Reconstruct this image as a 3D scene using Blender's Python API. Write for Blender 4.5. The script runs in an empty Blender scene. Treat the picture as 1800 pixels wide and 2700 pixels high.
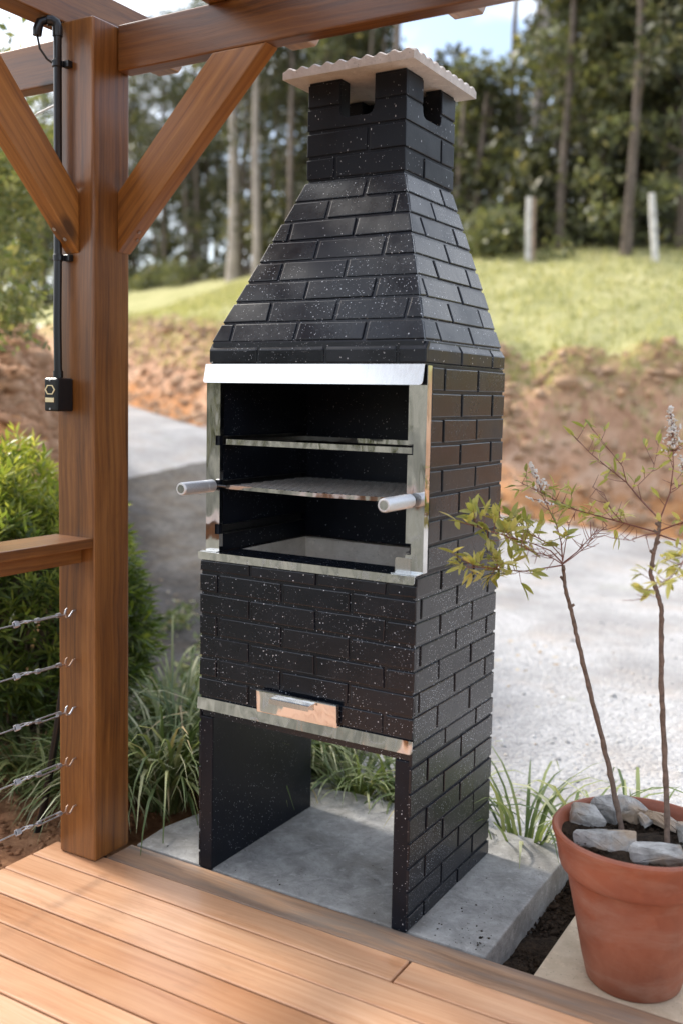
import bpy, bmesh, math, random
import numpy as np
from mathutils import Matrix, Vector
random.seed(7); RNG = np.random.default_rng(11)
scn = bpy.context.scene
COL = scn.collection

# ------------------------------------------------------------------ camera
CAM = np.array([1.8179, -2.2647, 1.4014])
YAW, PITCH, ROLL, FPX, SY = 0.536, -0.0856, 0.0189, 2629.5, -77.2
fw = np.array([-math.sin(YAW)*math.cos(PITCH), math.cos(YAW)*math.cos(PITCH), math.sin(PITCH)])
rt = np.array([math.cos(YAW), math.sin(YAW), 0.0]); upv = np.cross(rt, fw)
RT = math.cos(ROLL)*rt + math.sin(ROLL)*upv; UP = -math.sin(ROLL)*rt + math.cos(ROLL)*upv
cam = bpy.data.cameras.new('camera'); camo = bpy.data.objects.new('camera', cam); COL.objects.link(camo)
camo.matrix_world = Matrix(((RT[0], UP[0], -fw[0], CAM[0]), (RT[1], UP[1], -fw[1], CAM[1]), (RT[2], UP[2], -fw[2], CAM[2]), (0, 0, 0, 1)))
cam.sensor_fit = 'VERTICAL'; cam.sensor_height = 36.0; cam.lens = FPX/2700*36.0
cam.shift_y = SY/2700.0
cam.clip_start = 0.05; cam.clip_end = 600
cam.dof.use_dof = True; cam.dof.focus_distance = 2.82; cam.dof.aperture_fstop = 1.6
scn.camera = camo

# ------------------------------------------------------------------ sky, sun, exposure
SUN_EL, SUN_AZ = math.radians(43), math.radians(5)     # sun stands to the left (-x), slightly behind the barbecue
sdir = Vector((-math.cos(SUN_EL)*math.cos(SUN_AZ), math.cos(SUN_EL)*math.sin(SUN_AZ), math.sin(SUN_EL)))
w = bpy.data.worlds.new('World'); scn.world = w; w.use_nodes = True
wn = w.node_tree.nodes; wl = w.node_tree.links
sky = wn.new('ShaderNodeTexSky'); sky.sky_type = 'NISHITA'; sky.sun_disc = False
sky.sun_elevation = SUN_EL; sky.sun_rotation = math.atan2(sdir.x, sdir.y)
sky.air_density = 1.0; sky.dust_density = 2.5; sky.ozone_density = 1.0
tc = wn.new('ShaderNodeTexCoord'); mp = wn.new('ShaderNodeMapping'); mp.inputs['Scale'].default_value = (1, 1, 2.2)
cn = wn.new('ShaderNodeTexNoise'); cn.inputs['Scale'].default_value = 2.4; cn.inputs['Detail'].default_value = 7; cn.inputs['Roughness'].default_value = .6
cr = wn.new('ShaderNodeValToRGB'); cr.color_ramp.elements[0].position = .43; cr.color_ramp.elements[1].position = .62
cm = wn.new('ShaderNodeMix'); cm.data_type = 'RGBA'; cm.inputs[7].default_value = (7.9, 8.1, 8.4, 1)      # sunlit broken cloud over the blue
wl.new(tc.outputs['Generated'], mp.inputs[0]); wl.new(mp.outputs[0], cn.inputs['Vector']); wl.new(cn.outputs[0], cr.inputs[0])
wl.new(cr.outputs[0], cm.inputs[0]); wl.new(sky.outputs[0], cm.inputs[6])
wl.new(cm.outputs[2], wn['Background'].inputs[0]); wn['Background'].inputs[1].default_value = 0.15
sl = bpy.data.lights.new('sun', 'SUN'); sl.energy = 2.3; sl.angle = math.radians(7); sl.color = (1.0, 0.95, 0.87)
so = bpy.data.objects.new('sun', sl); COL.objects.link(so); so.rotation_euler = sdir.to_track_quat('Z', 'Y').to_euler()
so.location = (-6, 1, 8)
scn.view_settings.view_transform = 'Standard'; scn.view_settings.look = 'None'
scn.view_settings.exposure = 1.0; scn.view_settings.gamma = 1.0
scn.cycles.max_bounces = 5; scn.cycles.diffuse_bounces = 2; scn.cycles.glossy_bounces = 3; scn.cycles.transmission_bounces = 2
scn.cycles.caustics_reflective = False; scn.cycles.caustics_refractive = False

# ------------------------------------------------------------------ helpers: points, meshes, objects
def at(u, v, t):                      # photo pixel and depth (m) -> point
    return CAM + (fw + RT*(u-900)/FPX - UP*(v-1350-SY)/FPX)*t

def tag(o, label=None, cat=None, group=None, kind=None):
    if label: o['label'] = label
    if cat: o['category'] = cat
    if group: o['group'] = group
    if kind: o['kind'] = kind
    return o
def empty(name, loc, label=None, cat=None, group=None):
    o = bpy.data.objects.new(name, None); COL.objects.link(o); o.location = loc; o.empty_display_size = 0.1
    o['_l'] = list(loc)
    return tag(o, label, cat, group)
def link(name, me, parent=None, M=None):
    o = bpy.data.objects.new(name, me); COL.objects.link(o)
    if M is not None: o.matrix_basis = M
    if parent is not None: adopt(o, parent)
    return o
def wl_loc(p):
    return Vector(p['_l']) if '_l' in p else Vector((0, 0, 0))
def adopt(o, parent):
    o.parent = parent
    if parent.type == 'EMPTY': o.matrix_parent_inverse = Matrix.Translation(-wl_loc(parent))
    elif parent.matrix_basis != Matrix.Identity(4): o.matrix_parent_inverse = parent.matrix_basis.inverted()
def mesh(name, V, F, mat, smooth=False):
    me = bpy.data.meshes.new(name)
    me.from_pydata([tuple(v) for v in V], [], [tuple(f) for f in F]); me.update()
    if mat: me.materials.append(mat)
    if smooth: me.polygons.foreach_set('use_smooth', [True]*len(me.polygons))
    return me
def np_mesh(name, V, F, mat, smooth=False):       # V (n,3), F (m,k) arrays, one polygon size
    me = bpy.data.meshes.new(name); V = np.asarray(V, np.float32); F = np.asarray(F, np.int32); k = F.shape[1]
    me.vertices.add(len(V)); me.vertices.foreach_set('co', V.ravel())
    me.loops.add(F.size); me.loops.foreach_set('vertex_index', F.ravel())
    me.polygons.add(len(F)); me.polygons.foreach_set('loop_start', np.arange(0, F.size, k, dtype=np.int32))
    me.polygons.foreach_set('loop_total', np.full(len(F), k, np.int32))
    if smooth: me.polygons.foreach_set('use_smooth', np.ones(len(F), bool))
    me.update(calc_edges=True); me.validate(); me.materials.append(mat)
    return me

class MB:
    def __init__(s): s.V = []; s.F = []
    def add(s, V, F):
        b = len(s.V); s.V += [tuple(v) for v in V]; s.F += [tuple(i+b for i in f) for f in F]; return s
    def box(s, x0, x1, y0, y1, z0, z1):
        return s.add([(x0,y0,z0),(x1,y0,z0),(x1,y1,z0),(x0,y1,z0),(x0,y0,z1),(x1,y0,z1),(x1,y1,z1),(x0,y1,z1)],
                     [(0,3,2,1),(4,5,6,7),(0,1,5,4),(1,2,6,5),(2,3,7,6),(3,0,4,7)])
    def tube(s, P, R, n=8, cap=True):
        P = [Vector(p) for p in P]
        if not isinstance(R, (list, tuple)): R = [R]*len(P)
        rings = []; a = None
        for i, p in enumerate(P):
            d = (P[min(i+1, len(P)-1)]-P[max(i-1, 0)])
            d = d.normalized() if d.length > 1e-9 else Vector((0, 0, 1))
            if a is None:
                a = d.cross(Vector((0, 0, 1)) if abs(d.z) < .9 else Vector((1, 0, 0))).normalized()
            else:
                a = (a - d*a.dot(d)).normalized()
            b = d.cross(a)
            rings.append([p + (a*math.cos(2*math.pi*k/n) + b*math.sin(2*math.pi*k/n))*R[i] for k in range(n)])
        V = [v for r in rings for v in r]; F = []
        for i in range(len(P)-1):
            for k in range(n):
                F.append((i*n+k, i*n+(k+1) % n, (i+1)*n+(k+1) % n, (i+1)*n+k))
        if cap: F.append(tuple(range(n))[::-1]); F.append(tuple((len(P)-1)*n+k for k in range(n)))
        return s.add(V, F)
    def lathe(s, prof, c, n=48, closed=False):
        V = []; F = []
        for r, z in prof:
            for k in range(n):
                t = 2*math.pi*k/n; V.append((c[0]+r*math.cos(t), c[1]+r*math.sin(t), z))
        for i in range(len(prof)-1):
            for k in range(n):
                F.append((i*n+k, i*n+(k+1) % n, (i+1)*n+(k+1) % n, (i+1)*n+k))
        F.append(tuple(range(n))[::-1])
        if closed: F.append(tuple((len(prof)-1)*n+k for k in range(n)))
        return s.add(V, F)
    def prism(s, poly, ext):              # poly: 3-D points, ext: vector
        n = len(poly); e = Vector(ext); A = [Vector(p) for p in poly]
        V = A + [p+e for p in A]
        F = [tuple(range(n)), tuple(range(2*n-1, n-1, -1))] + [(i, i+n, (i+1) % n+n, (i+1) % n) for i in range(n)]
        return s.add(V, F)
    def fix(s, me, bevel=0, seg=2, angle=None):
        bm = bmesh.new(); bm.from_mesh(me)
        bmesh.ops.recalc_face_normals(bm, faces=bm.faces)
        if bevel:
            ed = [e for e in bm.edges if len(e.link_faces) == 2 and e.calc_face_angle(0) > math.radians(angle or 30)]
            bmesh.ops.bevel(bm, geom=ed, offset=bevel, segments=seg, affect='EDGES', profile=.6, clamp_overlap=True)
        bm.to_mesh(me); bm.free()
    def build(s, name, mat, parent=None, smooth=False, bevel=0, seg=2, M=None, recalc=True):
        V = s.V
        if M is not None:
            Mi = M.inverted(); V = [Mi @ Vector(v) for v in V]
        me = mesh(name, V, s.F, mat)
        if recalc or bevel: s.fix(me, bevel, seg)
        if smooth:
            me.polygons.foreach_set('use_smooth', [True]*len(me.polygons))
            me.set_sharp_from_angle(angle=math.radians(40))
        return link(name, me, parent, M)

def frame(origin, xdir, updir=(0, 0, 1)):   # local X along xdir (wood grain)
    x = Vector(xdir).normalized(); u = Vector(updir); y = u.cross(x).normalized(); z = x.cross(y)
    return Matrix(((x.x, y.x, z.x, origin[0]), (x.y, y.y, z.y, origin[1]), (x.z, y.z, z.z, origin[2]), (0, 0, 0, 1)))

class SumNoise:                               # smooth pseudo-noise from sines
    def __init__(s, seed, f, n=14):
        r = np.random.default_rng(seed); a = r.uniform(0, 2*np.pi, n); k = f*r.uniform(.5, 1.6, n)
        s.kx = k*np.cos(a); s.ky = k*np.sin(a); s.p = r.uniform(0, 2*np.pi, n); s.n = n
    def __call__(s, x, y):
        o = 0
        for i in range(s.n): o = o + np.sin(s.kx[i]*x+s.ky[i]*y+s.p[i])
        return o/np.sqrt(s.n)

# ------------------------------------------------------------------ materials
class Mt:
    def __init__(s, name):
        s.m = bpy.data.materials.new(name); s.m.use_nodes = True
        s.t = s.m.node_tree; s.b = s.t.nodes['Principled BSDF']; s.out = s.t.nodes['Material Output']
    def n(s, typ, **k):
        nd = s.t.nodes.new('ShaderNode'+typ)
        for a, v in k.items():
            if a.startswith('i_'): s.put(nd.inputs[a[2:].replace('_', ' ')], v)
            else: setattr(nd, a, v)
        return nd
    def put(s, sock, v):
        if hasattr(v, 'is_output') or isinstance(v, bpy.types.NodeSocket): s.t.links.new(v, sock)
        else: sock.default_value = v
    def set(s, **k):
        for a, v in k.items(): s.put(s.b.inputs[a.replace('_', ' ')], v)
        return s
    def coord(s, kind='Object', scale=(1, 1, 1), rand=False):
        v = s.n('TexCoord').outputs[kind]
        if rand:
            r = s.n('ObjectInfo').outputs['Random']
            mu = s.n('Math', operation='MULTIPLY'); s.put(mu.inputs[0], r); mu.inputs[1].default_value = 53.0
            ad = s.n('VectorMath', operation='ADD'); s.put(ad.inputs[0], v); s.put(ad.inputs[1], mu.outputs[0]); v = ad.outputs[0]
        mp = s.n('Mapping'); s.put(mp.inputs[0], v); mp.inputs['Scale'].default_value = scale
        return mp.outputs[0]
    def noise(s, vec, sc, det=4, rough=.55, dist=0):
        return s.n('TexNoise', i_Vector=vec, i_Scale=sc, i_Detail=det, i_Roughness=rough, i_Distortion=dist).outputs[0]
    def ramp(s, f, stops):
        r = s.n('ValToRGB'); s.put(r.inputs[0], f); e = r.color_ramp.elements
        while len(e) < len(stops): e.new(.5)
        for i, (p, c) in enumerate(stops):
            e[i].position = p; e[i].color = (*c, 1) if len(c) == 3 else c
        return r.outputs[0]
    def val(s, f, a, b, lo=0., hi=1.):
        r = s.n('MapRange', clamp=True); s.put(r.inputs[0], f)
        for i, v in enumerate((a, b, lo, hi)): r.inputs[i+1].default_value = v
        return r.outputs[0]
    def mix(s, f, a, b, mode='MIX'):
        m = s.n('Mix', data_type='RGBA', blend_type=mode); s.put(m.inputs[0], f)
        for sock, v in ((m.inputs[6], a), (m.inputs[7], b)):
            s.put(sock, (*v, 1) if isinstance(v, tuple) and len(v) == 3 else v)
        return m.outputs[2]
    def math(s, op, a, b=0.):
        m = s.n('Math', operation=op); s.put(m.inputs[0], a); s.put(m.inputs[1], b); return m.outputs[0]
    def bump(s, h, dist, strength=1., normal=None):
        b = s.n('Bump', i_Height=h, i_Distance=dist, i_Strength=strength)
        if normal is not None: s.put(b.inputs['Normal'], normal)
        return b.outputs[0]

def mat_wood(name, stops, rough=(.3, .5), coat=.25, knot=.62, grey=None, spec=.5, dark=.6, con=.14, hr=.4):
    m = Mt(name)
    warp = m.n('VectorMath', operation='ADD'); wv = m.coord(rand=True)
    wob = m.n('TexNoise', i_Vector=wv, i_Scale=2.2, i_Detail=2.); wm = m.n('VectorMath', operation='MULTIPLY'); m.put(wm.inputs[0], wob.outputs['Color']); wm.inputs[1].default_value = (0, .035, .035)
    m.put(warp.inputs[0], wv); m.put(warp.inputs[1], wm.outputs[0])
    def sc(v): mp = m.n('Mapping'); m.put(mp.inputs[0], warp.outputs[0]); mp.inputs['Scale'].default_value = v; return mp.outputs[0]
    big = m.noise(sc((.8, 5, 5)), 1.6, 5, .6, .4)
    streak = m.noise(sc((.8, 42, 42)), 1.7, 6, .62, .2)
    hair = m.noise(sc((4, 300, 300)), 2.0, 3, .6)
    f = m.math('ADD', m.math('MULTIPLY', big, .42), m.math('MULTIPLY', streak, .58))
    f = m.val(f, .5-con, .5+con, .05, .95)
    c = m.ramp(f, stops)
    dk = tuple(x*.42 for x in stops[0][1])
    st2 = m.noise(sc((.45, 24, 24)), 1.5, 5, .65)
    c = m.mix(m.val(st2, .55, .72, 0, dark), c, dk)
    c = m.mix(m.val(hair, .56, .72, 0, hr), c, dk)
    if knot:
        vd = m.n('TexVoronoi', i_Vector=sc((4.2, 2.6, 8.)), i_Scale=1.); rc = m.n('SeparateColor'); m.put(rc.inputs[0], vd.outputs['Color'])
        k = m.math('MULTIPLY', m.val(vd.outputs['Distance'], .10, .22, 1, 0), m.math('GREATER_THAN', rc.outputs[0], knot))
        c = m.mix(m.math('MULTIPLY', k, .8), c, tuple(x*.6 for x in dk))
    pat = m.noise(sc((1.5, 6, 6)), 2.3, 5, .7)
    c = m.mix(m.val(pat, .58, .78, 0, .5), c, tuple(x*.55 for x in stops[0][1]))
    if grey:
        g = m.noise(sc((1.2, 9, 9)), 1.5, 5, .7)
        c = m.mix(m.val(g, .40, .62, 0, .9), c, grey)
    c = m.mix(1., c, m.ramp(m.n('ObjectInfo').outputs['Random'], [(0, (.72, .62, .52)), (.35, (.92, .86, .80)), (.7, (1.02, 1., .98)), (1, (1.08, 1.12, 1.16))]), 'MULTIPLY')
    r = m.ramp(big, [(.3, (rough[0],)*3), (.7, (rough[1],)*3)])
    h = m.math('ADD', m.math('MULTIPLY', streak, .7), m.math('MULTIPLY', hair, .3))
    m.set(Base_Color=c, Roughness=r, Coat_Weight=coat, Coat_Roughness=.22, Normal=m.bump(h, .0014, .6))
    m.b.inputs['Specular IOR Level'].default_value = spec
    return m.m
M_POST = mat_wood('varnished_timber', [(.1, (.080, .030, .008)), (.4, (.185, .071, .015)), (.65, (.255, .104, .023)), (.92, (.31, .137, .035))], (.32, .48), .4, dark=.4, con=.17)
M_BRACE = mat_wood('varnished_brace_timber', [(.1, (.15, .055, .011)), (.4, (.31, .125, .024)), (.65, (.40, .172, .037)), (.92, (.47, .22, .056))], (.36, .52), .25, .25, dark=.35, con=.19, hr=.3)
M_DECK = mat_wood('oiled_deck_board', [(.1, (.40, .185, .090)), (.4, (.56, .30, .165)), (.65, (.65, .39, .235)), (.92, (.73, .49, .33))], (.28, .44), .22, .95, dark=.1, con=.27, hr=.12)
M_DECKG = mat_wood('weathered_deck_board', [(.1, (.17, .095, .055)), (.4, (.29, .165, .095)), (.65, (.36, .21, .12)), (.92, (.42, .26, .16))], (.5, .65), .0, .9, grey=(.19, .145, .115), dark=.6)

def mat_black(name, vstretch=1., dens=1., rough=.22, spec=.45):
    m = Mt(name); co = m.coord(scale=(1, 1, vstretch))
    def specks(sc, rmax, cut):
        v = m.n('TexVoronoi', i_Vector=co, i_Scale=sc); ran = m.n('SeparateColor'); m.put(ran.inputs[0], v.outputs['Color'])
        th = m.math('MULTIPLY', m.val(ran.outputs[0], cut, 1, 0, 1), rmax)
        return m.math('LESS_THAN', v.outputs['Distance'], th)
    area = m.noise(m.coord(), 5.0, 3, .6)
    s1 = m.math('MULTIPLY', specks(92, .18*dens, .5), m.val(m.noise(m.coord(), 3.1, 4, .65), .34, .47, 0, 1)); s2 = specks(200, .26*dens, .4); s3 = specks(36, .05*dens, .7)
    s = m.math('MAXIMUM', m.math('MAXIMUM', s1, m.math('MULTIPLY', s2, m.val(area, .42, .6, 0, 1))), s3)
    n1 = m.noise(m.coord(), 9, 5, .6); n2 = m.noise(m.coord(), 140, 4, .6); n3 = m.noise(m.coord(), 34, 5, .7)
    base = m.ramp(n1, [(.3, (.0038, .0052, .0095)), (.7, (.0085, .011, .0175))])
    base = m.mix(m.val(n3, .62, .8, 0, .2), base, (.028, .028, .031))
    c = m.mix(m.math('MULTIPLY', s, .85), base, (.62, .64, .68))
    rv = m.math('ADD', m.val(m.n('ObjectInfo').outputs['Random'], 0, 1, -.05, .10), m.val(n1, .25, .75, rough-.06, rough+.12))
    m.set(Base_Color=c, Roughness=rv,
          Normal=m.bump(m.math('ADD', m.math('MULTIPLY', n2, .25), m.math('MULTIPLY', n3, .8)), .0013, .5))
    m.b.inputs['Specular IOR Level'].default_value = spec
    return m.m
M_BLK = mat_black('speckled_black_paint', 1., 1.05)
M_BLKC = mat_black('speckled_black_paint_chimney', .42, .75, .42, .3)
M_BLKI = mat_black('speckled_black_paint_inside', .6, .72, .36, .25)
def simple(name, col, rough=.5, metal=0, nscale=30, var=.15, bump=.0, spec=.5, **k):
    m = Mt(name); n = m.noise(m.coord(), nscale, 5, .6)
    m.set(Base_Color=m.ramp(n, [(.25, tuple(c*(1-var) for c in col)), (.75, tuple(min(1, c*(1+var)) for c in col))]), Roughness=rough, Metallic=metal)
    if bump: m.set(Normal=m.bump(n, bump, .6))
    m.b.inputs['Specular IOR Level'].default_value = spec
    for a, v in k.items(): m.put(m.b.inputs[a.replace('_', ' ')], v)
    return m.m
def mat_steel(name, rough=.1, wav=.004, col=.74, streak=0):
    m = Mt(name); n = m.noise(m.coord(scale=(1, 1, .35)), 11, 2, .4); f = m.noise(m.coord(scale=(1, 1, .06)), 160, 3)
    c = m.ramp(f, [(.3, (col*.93,)*3), (.7, (col, col, col*.99))])
    if streak:
        st = m.noise(m.coord(scale=(60, 60, 2.5)), 1.3, 4, .7)
        c = m.mix(m.val(st, .55, .75, 0, streak), c, (.45, .47, .5))
    m.set(Base_Color=c, Metallic=1., Roughness=m.ramp(f, [(.3, (rough,)*3), (.75, (rough+.06,)*3)]), Normal=m.bump(n, wav, .8))
    return m.m
M_STEEL = mat_steel('polished_stainless', .035, .009)
M_BAND = mat_steel('brushed_stainless_band', .2, .001, .68, .5)
M_ALU = simple('aluminium_grip', (.74, .74, .75), .5, .75, 200, .1)
M_DSTEEL = simple('dark_steel', (.10, .10, .10), .35, .9, 60, .2)
M_GALV = simple('galvanised_wire', (.45, .45, .47), .38, .9, 120, .25)
M_RUST = simple('rusty_hook', (.33, .22, .16), .45, .6, 90, .4)
M_PLASTIC = simple('black_plastic', (.008, .009, .011), .28, 0, 20, .1)
M_CREAM = simple('cream_plastic', (.78, .68, .40), .4, 0, 20, .05)
M_CABLE = simple('pale_cable', (.5, .5, .48), .5)

def mat_concrete(name, a, b, stain=(.2, .19, .18), sc=6, bump=.002):
    m = Mt(name); n = m.noise(m.coord(), sc, 8, .72, .6); f = m.noise(m.coord(), 160, 4, .6); l = m.noise(m.coord(), 2.6, 7, .68, .5); g = m.noise(m.coord(), 31, 6, .7)
    c = m.ramp(n, [(.32, a), (.66, b)])
    c = m.mix(m.val(l, .46, .62, 0, .7), c, stain)
    c = m.mix(m.val(g, .56, .70, 0, .5), c, tuple(min(1, x*1.25) for x in b))
    c = m.mix(m.val(g, .30, .42, .45, 0), c, tuple(x*.6 for x in a))
    v = m.n('TexVoronoi', i_Vector=m.coord(), i_Scale=58)
    c = m.mix(m.val(v.outputs['Distance'], .06, .13, .5, 0), c, tuple(x*.35 for x in a))
    m.set(Base_Color=c, Roughness=.8, Normal=m.bump(m.math('ADD', m.math('ADD', n, g), m.math('MULTIPLY', f, .6)), bump*1.5, .8))
    m.b.inputs['Specular IOR Level'].default_value = .3
    return m.m
M_SLAB = mat_concrete('grey_concrete', (.20, .195, .185), (.44, .43, .41), (.19, .175, .155), 11)
M_CAP = mat_concrete('pale_cast_concrete', (.60, .55, .51), (.74, .69, .65), (.54, .48, .43), 14)
M_PIT = mat_concrete('ash_pit_concrete', (.60, .53, .45), (.76, .70, .62), (.48, .41, .34), 8)
M_BEIGE = mat_concrete('beige_paving', (.58, .45, .30), (.72, .59, .43), (.50, .38, .25), 5)

def mat_terracotta():
    m = Mt('terracotta'); n = m.noise(m.coord(), 7, 6, .65, .5); z = m.noise(m.coord(scale=(1, 1, 3)), 4, 5, .7, .6); f = m.noise(m.coord(), 180, 3)
    c = m.ramp(n, [(.25, (.24, .070, .038)), (.5, (.34, .105, .055)), (.75, (.42, .15, .085))])
    c = m.mix(m.val(z, .50, .70, 0, .6), c, (.42, .23, .165))
    c = m.mix(m.val(m.noise(m.coord(), 2.6, 4), .55, .7, 0, .5), c, (.22, .07, .045))
    m.set(Base_Color=c, Roughness=.55, Normal=m.bump(m.math('ADD', n, m.math('MULTIPLY', f, .3)), .0015, .5)); return m.m
M_POT = mat_terracotta()
def mat_rock():
    m = Mt('garden_stone'); co = m.coord(rand=True); n = m.noise(co, 14, 7, .7, .4); l = m.noise(co, 9, 3); f = m.noise(co, 120, 5, .7)
    c = m.ramp(n, [(.3, (.14, .13, .12)), (.5, (.40, .38, .355)), (.72, (.62, .60, .57))])
    c = m.mix(m.val(l, .50, .64, 0, .8), c, (.42, .29, .18))
    c = m.mix(m.val(f, .55, .75, 0, .5), c, (.10, .10, .10))
    m.set(Base_Color=c, Roughness=.85, Normal=m.bump(m.math('ADD', n, m.math('MULTIPLY', f, .6)), .006, .8)); return m.m
M_ROCK = mat_rock()
def mat_soil(name, a, b, c3, sc=22):
    m = Mt(name); n = m.noise(m.coord(), sc, 8, .75, .3); l = m.noise(m.coord(), 3.5, 4)
    c = m.mix(m.val(l, .4, .65), m.ramp(n, [(.3, a), (.7, b)]), m.ramp(n, [(.3, a), (.7, c3)]))
    m.set(Base_Color=c, Roughness=.95, Normal=m.bump(n, .02, .9)); m.b.inputs['Specular IOR Level'].default_value = .15
    return m.m
M_SOIL = mat_soil('red_brown_soil', (.18, .08, .042), (.46, .23, .115), (.55, .31, .17))
M_DSOIL = mat_soil('dark_potting_soil', (.012, .010, .008), (.075, .055, .04), (.12, .075, .045), 60)
def mat_gravel():
    m = Mt('pale_gravel'); co = m.coord()
    v = m.n('TexVoronoi', i_Vector=co, i_Scale=42.); v2 = m.n('TexVoronoi', i_Vector=co, i_Scale=110.)
    sp = m.n('SeparateColor'); m.put(sp.inputs[0], v.outputs['Color'])
    sp2 = m.n('SeparateColor'); m.put(sp2.inputs[0], v2.outputs['Color'])
    g = m.math('ADD', m.math('MULTIPLY', sp.outputs[0], .5), m.math('MULTIPLY', sp2.outputs[1], .5))
    c = m.ramp(g, [(.1, (.36, .35, .34)), (.5, (.46, .45, .445)), (.9, (.56, .55, .54))])
    c = m.mix(m.val(m.noise(co, 1.7, 6, .7), .5, .72, 0, .45), c, (.42, .31, .22))
    c = m.mix(m.val(m.noise(co, 1.1, 5, .72), .61, .72, 0, .65), c, (.22, .24, .08))
    c = m.mix(m.val(m.noise(co, .8, 6, .7), .42, .62, .0, .75), c, (.27, .26, .255))
    h = m.math('ADD', v.outputs['Distance'], m.math('MULTIPLY', v2.outputs['Distance'], .5))
    m.set(Base_Color=c, Roughness=.9, Normal=m.bump(m.math('SUBTRACT', 1., h), .012, .8)); m.b.inputs['Specular IOR Level'].default_value = .2
    return m.m
M_GRAVEL = mat_gravel()
def mat_pebble():
    m = Mt('pebble'); r = m.n('NewGeometry').outputs['Random Per Island']
    m.set(Base_Color=m.ramp(r, [(0, (.26, .25, .24)), (.5, (.45, .44, .43)), (.85, (.62, .61, .6)), (1, (.46, .33, .22))]), Roughness=.85); return m.m
M_PEB = mat_pebble()
def mat_bank():
    m = Mt('clay_bank'); co = m.coord(); n = m.noise(co, 2.6, 8, .72, .4); f = m.noise(co, 9, 6, .7)
    at_ = m.n('Attribute', attribute_name='rise').outputs['Fac']
    c = m.ramp(n, [(.3, (.37, .19, .11)), (.5, (.62, .375, .24)), (.72, (.77, .57, .42))])
    raw = m.math('ADD', at_, m.math('MULTIPLY', m.math('SUBTRACT', n, .5), 1.1))
    c = m.mix(m.val(raw, .16, .34, 1, 0), c, m.ramp(f, [(.3, (.52, .22, .085)), (.7, (.66, .36, .17))]))
    c = m.mix(m.val(f, .60, .74, 0, .5), c, (.30, .17, .11))
    c = m.mix(m.math('MULTIPLY', m.val(raw, .6, .95), m.val(f, .35, .55)), c, (.34, .31, .10))
    m.set(Base_Color=c, Roughness=.95, Normal=m.bump(f, .09, .9)); m.b.inputs['Specular IOR Level'].default_value = .1
    return m.m
M_BANK = mat_bank()
def mat_meadow():
    m = Mt('meadow_ground'); co = m.coord(); n = m.noise(co, .8, 6, .7, .3); f = m.noise(co, 7, 6, .75)
    c = m.ramp(m.math('ADD', m.math('MULTIPLY', n, .5), m.math('MULTIPLY', f, .5)), [(.3, (.22, .22, .085)), (.45, (.38, .365, .16)), (.6, (.54, .50, .26)), (.75, (.62, .54, .35))])
    m.set(Base_Color=c, Roughness=.95, Normal=m.bump(f, .05, .8)); m.b.inputs['Specular IOR Level'].default_value = .1
    return m.m
M_MEADOW = mat_meadow()
M_LITTER = mat_soil('leaf_litter', (.035, .028, .014), (.10, .075, .04), (.07, .08, .03), 4)
M_HILL = mat_soil('green_hill', (.03, .034, .026), (.20, .19, .145), (.44, .41, .34), .35)

def mat_leaf(name, stops, trans=.4, rough=.45, tone=None, spec=.4):
    m = Mt(name); r = m.n('NewGeometry').outputs['Random Per Island']
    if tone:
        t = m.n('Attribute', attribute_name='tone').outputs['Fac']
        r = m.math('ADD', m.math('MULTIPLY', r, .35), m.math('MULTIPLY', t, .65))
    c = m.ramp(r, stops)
    m.set(Base_Color=c, Roughness=rough); m.b.inputs['Specular IOR Level'].default_value = spec
    tr = m.n('BsdfTranslucent'); m.put(tr.inputs[0], m.mix(1., c, (1.25, 1.25, .7), 'MULTIPLY'))
    mx = m.n('MixShader'); mx.inputs[0].default_value = trans
    m.t.links.new(m.b.outputs[0], mx.inputs[1]); m.t.links.new(tr.outputs[0], mx.inputs[2]); m.t.links.new(mx.outputs[0], m.out.inputs[0])
    return m.m
M_LEAF_D = mat_leaf('dark_wood_leaf', [(0, (.045, .048, .028)), (.5, (.082, .088, .046)), (.85, (.14, .14, .07)), (1, (.24, .205, .09))], .3)
M_LEAF_M = mat_leaf('mid_wood_leaf', [(0, (.09, .10, .055)), (.5, (.145, .16, .08)), (.85, (.215, .22, .105)), (1, (.32, .275, .12))], .35)
M_LEAF_Y = mat_leaf('bright_leaf', [(0, (.10, .13, .05)), (.45, (.22, .24, .085)), (.85, (.36, .35, .13)), (1, (.46, .40, .17))], .4)
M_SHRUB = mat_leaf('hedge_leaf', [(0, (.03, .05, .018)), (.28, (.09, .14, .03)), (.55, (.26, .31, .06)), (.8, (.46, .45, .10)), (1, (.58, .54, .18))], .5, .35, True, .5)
M_GRASSB = mat_leaf('strap_leaf', [(0, (.07, .11, .04)), (.45, (.16, .21, .075)), (.75, (.30, .33, .15)), (.93, (.58, .57, .38)), (1, (.46, .33, .17))], .3, .4)
M_MGRASS = mat_leaf('meadow_blade', [(0, (.23, .24, .09)), (.5, (.42, .41, .18)), (.85, (.58, .54, .29)), (1, (.66, .57, .38))], .35, .6)
M_NLEAF = mat_leaf('nandina_leaf', [(0, (.12, .16, .035)), (.5, (.22, .25, .06)), (.85, (.33, .33, .10)), (1, (.38, .30, .12))], .35, .42)
def mat_nleaf():
    m = M_NLEAF; return m
M_TWIG = simple('red_twig', (.20, .07, .045), .5, 0, 80, .4)
M_STEM = simple('brown_stem', (.17, .115, .085), .8, 0, 70, .45, .003)
M_BARK = simple('brown_bark', (.17, .135, .11), .9, 0, 6, .4, .03, .2)
M_PALEBARK = simple('pale_bark', (.42, .36, .31), .85, 0, 3, .25, .02, .2)
M_FLOWER = simple('white_bud', (.75, .70, .64), .6)
M_STAKE = simple('weathered_stake', (.66, .63, .59), .9, 0, 9, .25, .02, .2)

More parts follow.
